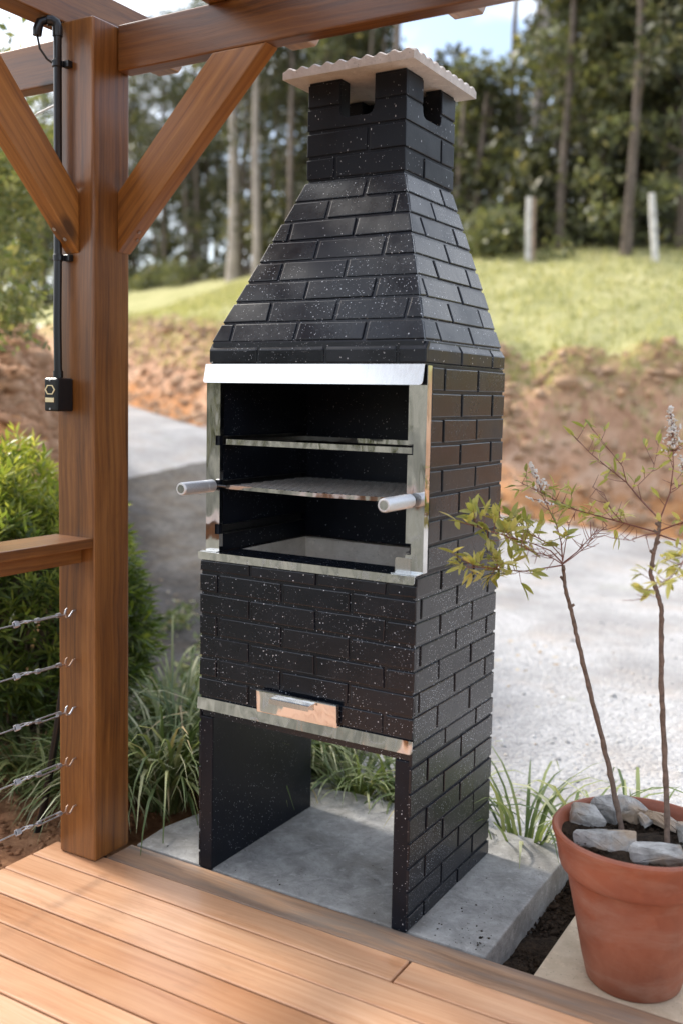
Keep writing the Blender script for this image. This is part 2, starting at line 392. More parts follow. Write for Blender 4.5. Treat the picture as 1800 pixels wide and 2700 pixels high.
# ------------------------------------------------------------------ terrain
XB = [-70, -20, -14, -9.3, -6.4, -2.4, -.6, 3, 10, 70]
YB = [40, 17, 13, 9.8, 7.98, 8.54, 9.56, 10.4, 11, 16]
ZB = [3., 1.7, 1.5, 1.2, .985, .07, -.19, -.3, -.3, -.3]
RB = [1.5, 1.5, 1.4, 1.35, 1.17, 1.85, 2.1, 2.15, 2.2, 2.2]
SBK = [.30, .30, .30, .29, .29, .32, .33, .33, .33, .33]
nA, nB, nC, nD = SumNoise(1, .35), SumNoise(2, 1.3), SumNoise(3, 4.5), SumNoise(4, 13)
def sm(t): t = np.clip(t, 0, 1); return t*t*(3-2*t)
def drive_z(x, y):
    yb = np.interp(x, XB, YB); near = -.10 + .05*np.maximum(0, -x-1.5)
    k = sm((y-1.0)/np.maximum(yb-1.0, 1)); return near*(1-k) + np.interp(x, XB, ZB)*k + .012*nB(x, y)*sm((y-1)/2)
def ground_z(x, y):
    x = np.asarray(x, float); y = np.asarray(y, float)
    yb = np.interp(x, XB, YB); s = y - yb; rb = np.interp(x, XB, RB)
    b = np.interp(x, XB, ZB) + rb*sm(s/1.9)*(s > 0)
    k = np.interp(x, XB, SBK)
    up = k*np.clip(s-1.5, 0, 9) + .2*np.clip(s-10.5, 0, 40)
    z = np.where(s < 0, drive_z(x, y), b+up)
    bump = sm(s/.4)*(1-sm((s-1.8)/1.2)*.75)
    return z + bump*(.05*nB(x, y) + .06*nC(x, y) + .035*nD(x*.6, y*.6)) + sm((s-2)/2)*.08*nA(x, y)
def sheet(name, xs, ss, mat, dz=0., label=None, rise=False, fn=ground_z):
    X, S = np.meshgrid(xs, ss); Y = np.interp(X, XB, YB) + S
    V = np.stack([X, Y, fn(X, Y)+dz], -1).reshape(-1, 3); nx, ny = len(xs), len(ss)
    i = np.arange(nx*ny).reshape(ny, nx); F = np.stack([i[:-1, :-1], i[:-1, 1:], i[1:, 1:], i[1:, :-1]], -1).reshape(-1, 4)
    me = np_mesh(name, V, F, mat, True)
    if rise:
        a = me.attributes.new('rise', 'FLOAT', 'POINT'); a.data.foreach_set('value', (S/1.9).astype(np.float32).ravel())
    o = link(name, me); tag(o, label, kind='structure'); return o
def pstep(a, b, c, n1, n2): return np.unique(np.concatenate([np.linspace(a, b, n1), np.linspace(b, c, n2)]))
gx = np.unique(np.concatenate([np.linspace(-60, -16, 20), np.linspace(-16, 5, 160), np.linspace(5, 60, 40)]))
def drive_sheet():
    xs = np.unique(np.concatenate([np.linspace(-60, -8, 30), np.linspace(-8, 4, 90), np.linspace(4, 60, 30)]))
    T = np.linspace(0, 1, 110)**1.3
    X, TT = np.meshgrid(xs, T); y0 = .78; Y = y0 + (np.interp(X, XB, YB)+.25-y0)*TT
    Z = drive_z(X, np.minimum(Y, np.interp(X, XB, YB))) + .004*nD(X, Y)
    V = np.stack([X, Y, Z], -1).reshape(-1, 3); nx, ny = len(xs), len(T); i = np.arange(nx*ny).reshape(ny, nx)
    F = np.stack([i[:-1, :-1], i[:-1, 1:], i[1:, 1:], i[1:, :-1]], -1).reshape(-1, 4)
    tag(link('gravel_driveway', np_mesh('gravel_driveway', V, F, M_GRAVEL, True)), 'pale grey gravel driveway behind the barbecue', kind='structure')
drive_sheet()
bx_ = np.unique(np.concatenate([np.linspace(-60, -16, 30), np.linspace(-16, 5, 330), np.linspace(5, 40, 120)]))
sheet('clay_bank', bx_, np.linspace(0, 2.1, 44), M_BANK, 0, 'cut bank of orange clay below the meadow', True)
sheet('meadow', gx, np.linspace(1.9, 9.2, 60), M_MEADOW, .0, 'sunny yellow green meadow slope above the bank')
sheet('forest_floor', gx, np.linspace(8.9, 60, 50), M_LITTER, .03, 'shaded forest floor beyond the meadow')
def big_ground():
    r = np.concatenate([np.linspace(0, 40, 16), np.linspace(46, 400, 26)]); th = np.linspace(0, 2*np.pi, 73)
    R, T = np.meshgrid(r, th); X = R*np.cos(T); Y = R*np.sin(T)
    Z = -.75 + 11*sm((R-14)/70)*(.5+.5*np.clip(-Y/np.maximum(R, 1), -.2, 1)) + .5*nA(X*.15, Y*.15)*sm((R-12)/30)
    V = np.stack([X, Y, Z], -1).reshape(-1, 3); nx, ny = len(r), len(th); i = np.arange(nx*ny).reshape(ny, nx)
    F = np.stack([i[:-1, :-1], i[:-1, 1:], i[1:, 1:], i[1:, :-1]], -1).reshape(-1, 4)
    tag(link('ground', np_mesh('ground', V, F, M_HILL, True)), 'rolling green land all round', kind='structure')
big_ground()
def bed_z(x, y): return -.125 + .022*nC(x, y) + .010*nD(x, y) + .05*sm((-x-.6)/1.2)
def garden_bed():
    xs = np.concatenate([np.linspace(-4.5, -2, 14)[:-1], np.linspace(-2, .95, 150)]); ys = np.linspace(-3.5, 1.25, 190)
    X, Y = np.meshgrid(xs, ys); Z = bed_z(X, Y)
    Z = np.where((X > -.5) & (Y < .75), np.minimum(Z, -.135), Z)
    V = np.stack([X, Y, Z], -1).reshape(-1, 3); nx, ny = len(xs), len(ys); i = np.arange(nx*ny).reshape(ny, nx)
    F = np.stack([i[:-1, :-1], i[:-1, 1:], i[1:, 1:], i[1:, :-1]], -1).reshape(-1, 4)
    tag(link('garden_soil', np_mesh('garden_soil', V, F, M_SOIL, True)), 'crumbly red brown garden soil beside the deck', kind='structure')
    mb = MB(); nx, ny = 26, 80
    V = [(.90+.5*i/nx, -.02+.95*j/ny, -.098+.010*nD((.9+.5*i/nx)*2, (.95*j/ny)*2)) for j in range(ny+1) for i in range(nx+1)]
    F = [(j*(nx+1)+i, j*(nx+1)+i+1, (j+1)*(nx+1)+i+1, (j+1)*(nx+1)+i) for j in range(ny) for i in range(nx)]
    tag(link('soil_strip', mesh('soil_strip', V, F, M_DSOIL, True)), 'dark soil strip between concrete base and beige paving', kind='structure')
garden_bed()

def left_hill_z(x, y, u): 
    r = np.clip((262-u)/210, 0, 1); return drive_z(x, y) - .03 + 1.28*r*r*(3-2*r) + .07*nB(x, y)*r + .035*nC(x, y)*r
def left_hill():
    uu = np.linspace(-1500, 275, 120); tt = np.linspace(4.7, 17, 260); U, TT = np.meshgrid(uu, tt)
    X = CAM[0] + (fw[0]+RT[0]*(U-900)/FPX)*TT; Y = CAM[1] + (fw[1]+RT[1]*(U-900)/FPX)*TT
    fade = sm((TT-4.7)/1.2); Z = left_hill_z(X, Y, U)*fade + (-.3)*(1-fade)
    V = np.stack([X, Y, Z], -1).reshape(-1, 3); i = np.arange(U.size).reshape(U.shape)
    F = np.stack([i[:-1, :-1], i[:-1, 1:], i[1:, 1:], i[1:, :-1]], -1).reshape(-1, 4); me = np_mesh('clay_hillside', V, F, M_BANK, True)
    a = me.attributes.new('rise', 'FLOAT', 'POINT'); a.data.foreach_set('value', (.30+.2*nB(X, Y)).astype(np.float32).ravel())
    tag(link('clay_hillside', me), 'orange brown earth slope left of the drive', kind='structure')
left_hill()
def lawn():
    X, Y = np.meshgrid(np.linspace(-9, -.49, 40), np.linspace(-6, -.9, 30)); Z = -.10 + .02*nB(X, Y) + .06*np.clip(-X-1, 0, 9)
    V = np.stack([X, Y, Z], -1).reshape(-1, 3); i = np.arange(1200).reshape(30, 40)
    F = np.stack([i[:-1, :-1], i[:-1, 1:], i[1:, 1:], i[1:, :-1]], -1).reshape(-1, 4)
    tag(link('lawn', np_mesh('lawn', V, F, M_HILL, True)), 'lawn beside the deck', kind='structure')
lawn()
M_SHADE_GRAV = mat_soil('shade_toned_gravel', (.06, .057, .053), (.22, .205, .19), (.17, .14, .11), 16)  # earth and grit colour, darkened to carry the shade
def drive_shade():  # sheet over the drive whose dark tone stands for the shade there
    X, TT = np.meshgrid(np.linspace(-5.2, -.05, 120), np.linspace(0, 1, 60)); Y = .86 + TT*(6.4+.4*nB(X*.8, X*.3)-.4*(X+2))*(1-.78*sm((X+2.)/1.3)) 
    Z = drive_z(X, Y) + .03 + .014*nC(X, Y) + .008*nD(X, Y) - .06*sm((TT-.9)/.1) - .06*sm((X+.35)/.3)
    V = np.stack([X, Y, Z], -1).reshape(-1, 3); i = np.arange(X.size).reshape(X.shape)
    F = np.stack([i[:-1, :-1], i[:-1, 1:], i[1:, 1:], i[1:, :-1]], -1).reshape(-1, 4)
    tag(link('drive_shade', np_mesh('drive_shade', V, F, M_SHADE_GRAV, True)), 'earth and grit with shade put into its dark colour, beside the drive left of the barbecue', kind='structure')
drive_shade()
def scatter_lumps(name, P, S, mat, seed, flat=.7):
    r = np.random.default_rng(seed)
    t = (1+5**.5)/2
    B = np.array([(-1,t,0),(1,t,0),(-1,-t,0),(1,-t,0),(0,-1,t),(0,1,t),(0,-1,-t),(0,1,-t),(t,0,-1),(t,0,1),(-t,0,-1),(-t,0,1)], float)/1.9
    FI = np.array([(0,11,5),(0,5,1),(0,1,7),(0,7,10),(0,10,11),(1,5,9),(5,11,4),(11,10,2),(10,7,6),(7,1,8),(3,9,4),(3,4,2),(3,2,6),(3,6,8),(3,8,9),(4,9,5),(2,4,11),(6,2,10),(8,6,7),(9,8,1)])
    n = len(P); V = B[None]*r.uniform(.6, 1.3, (n, 12, 1))*np.array(S)[:, None, None]
    V *= r.uniform(.6, 1.3, (n, 1, 3)); V[:, :, 2] *= flat
    a = r.uniform(0, 6.28, n); c, s_ = np.cos(a)[:, None], np.sin(a)[:, None]
    x = V[:, :, 0]*c - V[:, :, 1]*s_; y = V[:, :, 0]*s_ + V[:, :, 1]*c; V[:, :, 0] = x; V[:, :, 1] = y
    V = (V + np.asarray(P)[:, None, :]).reshape(-1, 3); F = (FI[None] + 12*np.arange(n)[:, None, None]).reshape(-1, 3)
    return np_mesh(name, V, F, mat)
# clods on the garden soil, pebbles on the drive, clods on the bank: nobody could count them
n = 2600; u_ = RNG.uniform(-300, 255, n); t_ = RNG.uniform(5.8, 15, n); x = CAM[0]+(fw[0]+RT[0]*(u_-900)/FPX)*t_; y = CAM[1]+(fw[1]+RT[1]*(u_-900)/FPX)*t_
tag(link('slope_clods', scatter_lumps('slope_clods', np.stack([x, y, left_hill_z(x, y, u_)], 1), RNG.exponential(.03, n)+.014, mat_soil('slope_clod', (.26, .13, .07), (.58, .33, .19), (.60, .40, .26), 6), 15)), 'loose earth clods on the slope left of the drive', 'clods', kind='stuff')
n = 2600; x = RNG.uniform(-1.9, -.48, n); y = RNG.uniform(-.7, .7, n)
tag(link('soil_crumbs', scatter_lumps('soil_crumbs', np.stack([x, y, bed_z(x, y)], 1), RNG.exponential(.006, n)+.004, M_SOIL, 3)), 'red brown soil crumbs lying on the garden bed', 'soil', kind='stuff')
n = 2600; x = RNG.uniform(-.6, 3.2, n); y = .8 + RNG.exponential(1.4, n); ok = y < 6; x, y = x[ok], y[ok]
tag(link('gravel_stones', scatter_lumps('gravel_stones', np.stack([x, y, drive_z(x, y)], 1), RNG.exponential(.0035, len(x))+.003, M_PEB, 4)), 'loose pale stones of the gravel driveway', 'gravel', kind='stuff')
n = 4200; x = RNG.uniform(-14, 6, n); s = RNG.uniform(.05, 2.0, n); y = np.interp(x, XB, YB)+s
tag(link('bank_clods', scatter_lumps('bank_clods', np.stack([x, y, ground_z(x, y)], 1), RNG.exponential(.026, n)+.014, mat_soil('bank_clod', (.30, .19, .12), (.58, .41, .28), (.60, .36, .2), 6), 5)), 'loose clods on the clay bank', 'clods', kind='stuff')
n = 150; x = RNG.uniform(-.2, .9, n); y = RNG.uniform(.02, .7, n); k = np.where(RNG.uniform(0, 1, n) < .6, 1, 0); x = np.where(k, .90-RNG.exponential(.06, n), x); y = np.where(k, .02+RNG.exponential(.09, n), y); ok = (y < .7) & (x > -.2); x, y = x[ok], y[ok]
tag(link('slab_grit', scatter_lumps('slab_grit', np.stack([x, y, -.001+0*x], 1), RNG.exponential(.0008, len(x))+.0006, M_DSOIL, 16)), 'dark grit and crumbs scattered on the concrete base', 'grit', kind='stuff')
n = 900; x = RNG.uniform(.905, 1.03, n); y = RNG.uniform(0.02, .8, n)
tag(link('bark_crumbs', scatter_lumps('bark_crumbs', np.stack([x, y, -.094+0*x], 1), RNG.exponential(.003, n)+.002, M_DSOIL, 6)), 'dark crumbs in the strip beside the concrete base', 'soil', kind='stuff')

# ------------------------------------------------------------------ foliage helpers
def leaf_cards(P, size, seed, aspect=.55, droop=.3):
    """small four-sided leaf faces at the points P, random orientation"""
    r = np.random.default_rng(seed); n = len(P)
    d = r.normal(size=(n, 3)); d[:, 2] -= droop; d /= np.linalg.norm(d, axis=1, keepdims=True)
    q = np.cross(d, r.normal(size=(n, 3))); q /= np.linalg.norm(q, axis=1, keepdims=True)
    L = size*r.uniform(.6, 1.4, (n, 1)); W = L*aspect*.5
    V = np.stack([P, P+d*L*.45+q*W, P+d*L, P+d*L*.5-q*W], 1).reshape(-1, 3)
    return V, np.arange(4*n).reshape(n, 4)
def clumps(centres, rad, per, seed, squash=.7):
    r = np.random.default_rng(seed); C = np.asarray(centres); k = r.normal(size=(len(C), per, 3)); k /= np.linalg.norm(k, axis=2, keepdims=True)
    k *= r.uniform(.25, 1., (len(C), per, 1))**.6; k[:, :, 2] *= squash
    R = np.asarray(rad)*np.ones(len(C))
    return (C[:, None]+k*R[:, None, None]).reshape(-1, 3)

def blades(name, base, nb, L, wd, mat, seed, spread=.06, up=1.0, lean=None, parent=None, seg=6):
    r = np.random.default_rng(seed); V = []; F = []
    for i in range(nb):
        a = r.uniform(0, 2*math.pi); rr = spread*math.sqrt(r.uniform()); l = L*r.uniform(.55, 1.15); w0 = wd*r.uniform(.7, 1.3)
        p = np.array([base[0]+rr*math.cos(a), base[1]+rr*math.sin(a), base[2]])
        a2 = a + r.normal()*.6; h = np.array([math.cos(a2), math.sin(a2), 0])
        if lean is not None: h = h + np.array([lean[0], lean[1], 0])
        h = h/np.linalg.norm(h); el = math.radians(r.uniform(50, 85))*up; cur = math.radians(r.uniform(75, 160)); side = np.array([-h[1], h[0], 0])
        tw = r.normal()*.35; st = len(V)
        for k in range(seg+1):
            f = k/seg; ww = w0*(1-f**2.2)*(.55+.45*min(1, f*4)) + .0003
            sd = side*math.cos(tw*f) + np.array([0, 0, 1])*math.sin(tw*f)
            V += [p+sd*ww, p-sd*ww]
            e = el - cur*f**1.4; p = p + (h*math.cos(e)+np.array([0, 0, 1])*math.sin(e))*l/seg
        for k in range(seg): F.append((st+2*k, st+2*k+1, st+2*k+3, st+2*k+2))
    return link(name, np_mesh(name, np.array(V), np.array(F), mat, True), parent)

# meadow grass and dry tufts on the bank (uncountable)
def tufts():
    n = 26000; x = RNG.uniform(-17, 5, n); s = .9 + 8.1*RNG.uniform(0, 1, n)**1.1; y = np.interp(x, XB, YB)+s
    B = np.stack([x, y, ground_z(x, y)-.01], 1); a = RNG.uniform(0, 6.28, n); h = RNG.uniform(.05, .16, n); wv = RNG.uniform(.008, .02, n)
    q = np.stack([np.cos(a), np.sin(a), 0*a], 1)*wv[:, None]; tip = np.stack([RNG.normal(size=n)*.05, RNG.normal(size=n)*.05, h], 1)
    V = np.stack([B-q, B+q, B+tip], 1).reshape(-1, 3); F = np.arange(3*n).reshape(n, 3)
    tag(link('meadow_grass', np_mesh('meadow_grass', V, F, M_MGRASS)), 'short sunlit grass covering the meadow slope', 'grass', kind='stuff')
tufts()

# ------------------------------------------------------------------ woodland
def on_ground(u, dt):                 # dt: metres beyond the meadow's far edge, counted along the view
    t = 8.
    while t < 45:
        p = at(u, 1000, t)
        if p[1]-np.interp(p[0], XB, YB) > 8.2: break
        t += .1
    p = at(u, 1000, t+dt); return np.array([p[0], p[1], float(ground_z(p[0], p[1]))])
def tree(u, t, rad, H, clo, cw, mats, label, group, seed, dens=1., lean=0., name='forest_tree', leafsize=.17, per=70):
    r = random.Random(seed); b = on_ground(u, t-21); root = empty(name, b, label, 'tree', group)
    P = []; R = []
    dx, dy = r.uniform(-.3, .3)*lean, r.uniform(-.3, .3)*lean
    for k in range(10):
        f = k/9; P.append((b[0]+dx*f*f*H*.3+.05*math.sin(f*7+seed), b[1]+dy*f*f*H*.3+.05*math.cos(f*6+seed), b[2]-.15+f*H)); R.append(rad*(1.15-.85*f)+(.35*rad if k == 0 else 0))
    mb = MB().tube(P, R, 9); C = []; CR = []
    nl = int(14*dens+5)
    for k in range(nl):
        f = clo + (1-clo)*(k+r.random()*.8)/nl; f = min(f, .99); i = f*9; i0 = int(i); q = Vector(P[i0]).lerp(Vector(P[min(i0+1, 9)]), i-i0)
        a = r.uniform(0, 6.28); ln = cw*(1.15-.75*(f-clo)/(1-clo+.01))*r.uniform(.5, 1.15); el = r.uniform(.1, .75)
        e = q + Vector((math.cos(a)*math.cos(el), math.sin(a)*math.cos(el), math.sin(el)))*ln
        m_ = (q+e)/2 + Vector((0, 0, .12*ln))
        mb.tube([q, m_, e], [rad*.32*(1.1-f), rad*.22*(1.1-f)+.006, .008], 5)
        for s_ in (.55, .8, 1.05):
            c = q.lerp(e, s_) + Vector((r.uniform(-.3, .3), r.uniform(-.3, .3), r.uniform(-.2, .25)))*cw*.35
            C.append(c); CR.append(cw*r.uniform(.22, .42))
    mb.build('trunk', mats[0], root, True)
    V, F = leaf_cards(clumps(C, CR, int(per*dens), seed), leafsize, seed)
    link('crown', np_mesh('crown', V, F, mats[1]), root)
    return root
DK = (M_BARK, M_LEAF_D); MK = (M_BARK, M_LEAF_M); PK = (M_PALEBARK, M_LEAF_D); YK = (M_BARK, M_LEAF_Y)
G1 = 'slender dark trees of the wood behind the meadow'; L1 = 'dark leafy tree in the shaded wood behind the meadow'
for i, a in enumerate([
    (350, 25, .12, 11, .2, 2.0, DK, 1.2), (430, 23, .09, 10, .3, 1.6, DK, 1.), (505, 27, .08, 11, .3, 1.8, MK, 1.), (545, 29, .09, 12, .25, 2., DK, 1.1),
    (760, 25, .10, 11, .25, 2.0, DK, 1.2), (850, 28, .13, 12, .25, 2.2, DK, 1.2), (905, 25, .10, 10, .3, 1.4, MK, 1.), (965, 26, .09, 8, .25, 1.1, DK, 1.),
    (120, 24, .13, 11, .2, 2.2, MK, 1.2), (20, 25, .12, 11, .2, 2.2, DK, 1.2), (240, 27, .12, 12, .2, 2.2, DK, 1.2),
    (1140, 27, .08, 3.9, .15, 1.3, MK, .9), (1215, 25, .07, 4.2, .2, 1.3, DK, .8), (1275, 24, .07, 3.9, .2, 1.3, MK, .9),
    (1510, 24, .08, 6.6, .25, 1.6, DK, .9), (1570, 23, .09, 5.4, .2, 1.5, MK, 1.), (1785, 22, .12, 9, .15, 2.0, DK, 1.2), (1715, 24, .09, 7.5, .15, 1.8, MK, 1.), (1850, 23, .1, 9, .2, 2., MK, 1.)]):
    tree(a[0], a[1], a[2], a[3], a[4], a[5], a[6], L1, G1, 100+i, a[7])
tree(612, 21.6, .19, 12, .45, 2.0, PK, 'thick pale straight trunk left of the barbecue hood at the wood edge', None, 201, 1.1)
tree(672, 21.4, .125, 11, .5, 1.6, PK, 'thin pale trunk just right of the thicker pale trunk, left of the hood', None, 202, .9)
tree(1330, 25, .075, 11, .75, 1.2, DK, 'thin bare stem rising into the bright sky gap right of the chimney cap', None, 203, .5)
tree(1400, 29, .19, 13, .6, 1.6, PK, 'tall pale grey trunk against the sky, right of the chimney cap', None, 204, .5)
tree(1468, 22, .08, 9.5, .35, 1.1, MK, 'leafy tree with a grey trunk above the two toned fence post', None, 205, 1.)
tree(1640, 21, .085, 10, .25, 1.3, DK, 'dark trunked tree left of the white fence post by the right edge', None, 206, .8)
def woodland():
    C = []; R = []
    for i in range(950):                              # understorey and deep wood
        u = RNG.uniform(-150, 1950); t = RNG.uniform(22, 38); b = on_ground(u, t-21)
        h = RNG.uniform(.1, 3.2)*(1.2 if t > 27 else .75)
        if not 1040 < u < 1360 and t > 28: h *= 1.9
        C.append((b[0], b[1], b[2]+h)); R.append(RNG.uniform(.35, .85))
    for i in range(620):                              # tall dense wood on the left
        u = RNG.uniform(-150, 985); b = on_ground(u, RNG.uniform(4, 17)); C.append((b[0], b[1], b[2]+RNG.uniform(1.5, 9.0))); R.append(RNG.uniform(.5, 1.0))
    for i in range(230):
        u = RNG.uniform(1380, 1950); b = on_ground(u, RNG.uniform(3, 14)); C.append((b[0], b[1], b[2]+RNG.uniform(1.0, 5.4))); R.append(RNG.uniform(.4, .9))
    V, F = leaf_cards(clumps(C, R, 56, 77), .23, 78); mb = MB()
    for i in range(95):
        u = RNG.uniform(-100, 1900); b = on_ground(u, RNG.uniform(1.5, 12)); h = RNG.uniform(5, 10) if not 1030 < u < 1390 else RNG.uniform(2.5, 4); r0 = RNG.uniform(.04, .10); k = RNG.normal(size=2)*.25
        mb.tube([(b[0], b[1], b[2]-.2), (b[0]+k[0]*.4, b[1]+k[1]*.4, b[2]+h*.5), (b[0]+k[0], b[1]+k[1], b[2]+h)], [r0*1.15, r0*.85, r0*.45], 6)
    tag(mb.build('woodland_stems', M_BARK, None, True), 'crowd of slim stems deep in the wood', 'woodland', kind='stuff')
    tag(link('woodland', np_mesh('woodland', V, F, M_LEAF_D)), 'dark undergrowth of the wood behind the meadow', 'woodland', kind='stuff')
    C = []; R = []
    for i in range(110):
        u = RNG.choice([RNG.uniform(330, 480), RNG.uniform(1230, 1340), RNG.uniform(1560, 1850), RNG.uniform(-50, 1850)]); t = RNG.uniform(20.5, 23); b = on_ground(u, t-21)
        C.append((b[0], b[1], b[2]+RNG.uniform(.1, 2.4 if u > 1500 else .7))); R.append(RNG.uniform(.3, .65))
    V, F = leaf_cards(clumps(C, R, 80, 79), .14, 80)
    tag(link('wood_edge_bushes', np_mesh('wood_edge_bushes', V, F, M_LEAF_M)), 'low green bushes merging along the edge of the wood', 'bushes', kind='stuff')
woodland()
def wood_behind():  # unseen trees, added to give the steel dark streaks to reflect
    C = []; R = []; r = np.random.default_rng(91)
    for i in range(420):
        a = r.uniform(math.radians(170), math.radians(375)); d = r.uniform(13, 26); x, y = d*math.cos(a), d*math.sin(a)-1
        if math.sin(a*9) > .35: continue
        C.append((x, y, -.4+r.uniform(0, 3.6+.8*math.sin(a*5)))); R.append(r.uniform(.5, 1.1))
    V, F = leaf_cards(clumps(C, R, 40, 92), .34, 93)
    tag(link('reflection_trees', np_mesh('reflection_trees', V, F, M_LEAF_D)), 'unseen dark trees behind the camera, added for the steel to mirror', 'woodland', kind='stuff')
wood_behind()
# fence posts
def stake(u, t, h, r0, lean, label, split=False):
    b = on_ground(u, t-20); root = empty('fence_post', b, label, 'fence post')
    mb = MB(); mb.tube([(b[0]+lean*k/5, b[1], b[2]-.2+(h+.2)*k/5) for k in range(6)], [r0, r0*1.02, r0*.97, r0, r0*.93, r0*.85], 7)
    mb.build('stake', M_STAKE, root)
    if split:
        mb = MB(); mb.tube([(b[0]+.62*r0*RT[0]*2+lean*k/5, b[1]+.62*r0*RT[1]*2, b[2]-.2+(h+.19)*k/5) for k in range(6)], [r0*.8]*5+[r0*.7], 6); mb.build('stake', simple('reddish_stake', (.42, .30, .23), .9, 0, 6, .4, .02, .2), root)
    for k in (.45, .7):
        q = (b[0]+lean*k, b[1], b[2]+h*k); mb = MB(); mb.tube([(q[0]-r0*1.02*fw[0]-r0*RT[0], q[1]-r0*1.02*fw[1]-r0*RT[1], q[2]), (q[0]-r0*1.1*fw[0], q[1]-r0*1.1*fw[1], q[2]+.01), (q[0]-r0*1.02*fw[0]+r0*RT[0], q[1]-r0*1.02*fw[1]+r0*RT[1], q[2])], .008, 5); mb.build('wire', M_GALV, root)
stake(1380, 19.5, 1.2, .062, -.02, 'two toned split fence post at the wood edge, nearer the barbecue', True)
stake(1716, 19.3, 1.22, .068, -.14, 'white leaning fence post at the wood edge by the right edge')
# sunlit small tree left of the pergola post
def left_tree():
    b = at(-390, 1100, 7.7); b[2] = drive_z(b[0], b[1])-.05
    root = empty('garden_tree', b, 'sunlit yellow green small tree behind the pergola post at the left edge', 'tree')
    mb = MB(); top = at(-390, 150, 7.7); C = []; R = []
    mb.tube([b, b*.6+top*.4+np.array([.05, 0, 0]), top], [.07, .05, .02], 8)
    r = np.random.default_rng(5)
    for i in range(470):
        u = r.uniform(-950, 128); v = r.uniform(30, 980); q = ((u+390)/530)**2+((v-510)/480)**2
        if q > 1.05: continue
        c = at(u, v, 7.7+r.normal()*.75); C.append(c); R.append(r.uniform(.18, .34))
        if i % 3 == 0:
            q = b + (top-b)*np.clip((c[2]-b[2])/(top[2]-b[2])-.15, .1, 1); mb.tube([q, (q+c)/2+np.array([0, 0, .05]), c], [.018, .012, .005], 5)
    mb.build('trunk', M_BARK, root, True)
    V, F = leaf_cards(clumps(C, R, 130, 6), .062, 7, .45); link('crown', np_mesh('crown', V, F, M_LEAF_Y), root)
left_tree()

# ------------------------------------------------------------------ concrete base, paving, deck
def base_slab():
    out = [(-.249, .006), (-.262, .15), (-.235, .30), (-.16, .50), (-.06, .68), (.10, .735), (.5, .73), (.915, .725), (.912, .4), (.918, .006)]
    o = MB().prism([(x, y, -.16) for x, y in out], (0, 0, .158)).build('concrete_base', M_SLAB, None, bevel=.006)
    tag(o, 'rough grey concrete base the barbecue stands on', kind='structure')
    o = MB().prism([(x, y, -.2) for x, y in [(1.017, .006), (1.012, .75), (3.2, .78), (3.2, .006)]], (0, 0, .14)).build('beige_paving', M_BEIGE, None, bevel=.004)
    tag(o, 'beige paving under the terracotta pot', kind='structure')
base_slab()
def deck():
    d = MB()
    for x in (-.40, .15, .72, 1.3, 1.9, 2.6, 3.1): d.box(x, x+.06, -4.2, -.03, -.20, -.034)
    d.box(-.455, -.415, -4.2, -.14, -.30, -.034)
    dk = tag(d.build('timber_deck', M_BARK), 'warm timber deck of long boards', kind='structure')
    def board_mesh(L, wd):
        mb = MB().box(0, L, -wd/2, wd/2, -.03, 0); me = mesh('board', mb.V, mb.F, M_DECK); mb.fix(me, .0055, 3); return me
    full, a_, b_ = board_mesh(3.665, .1015), board_mesh(1.232, .1015), board_mesh(2.43, .1015)
    e1 = board_mesh(3.465, .1075); e1.materials[0] = M_DECKG
    y = -.0565; o = link('board', e1, dk); o.location = (-.262, y, -.002); tag(o, 'weathered greyish edge board beside the concrete base')
    y = -.112-.053
    for k in range(38):
        jit = random.uniform(-.0012, .0012)
        if k % 3 == 2 or k in (1,):
            o = link('board', full, dk); o.location = (-.466+jit*3, y, jit)
        else:
            o = link('board', a_, dk); o.location = (-.466+jit*3, y, jit)
            o = link('board', b_, dk); o.location = (.771, y+jit, jit*.5)
        y -= .1063
deck()

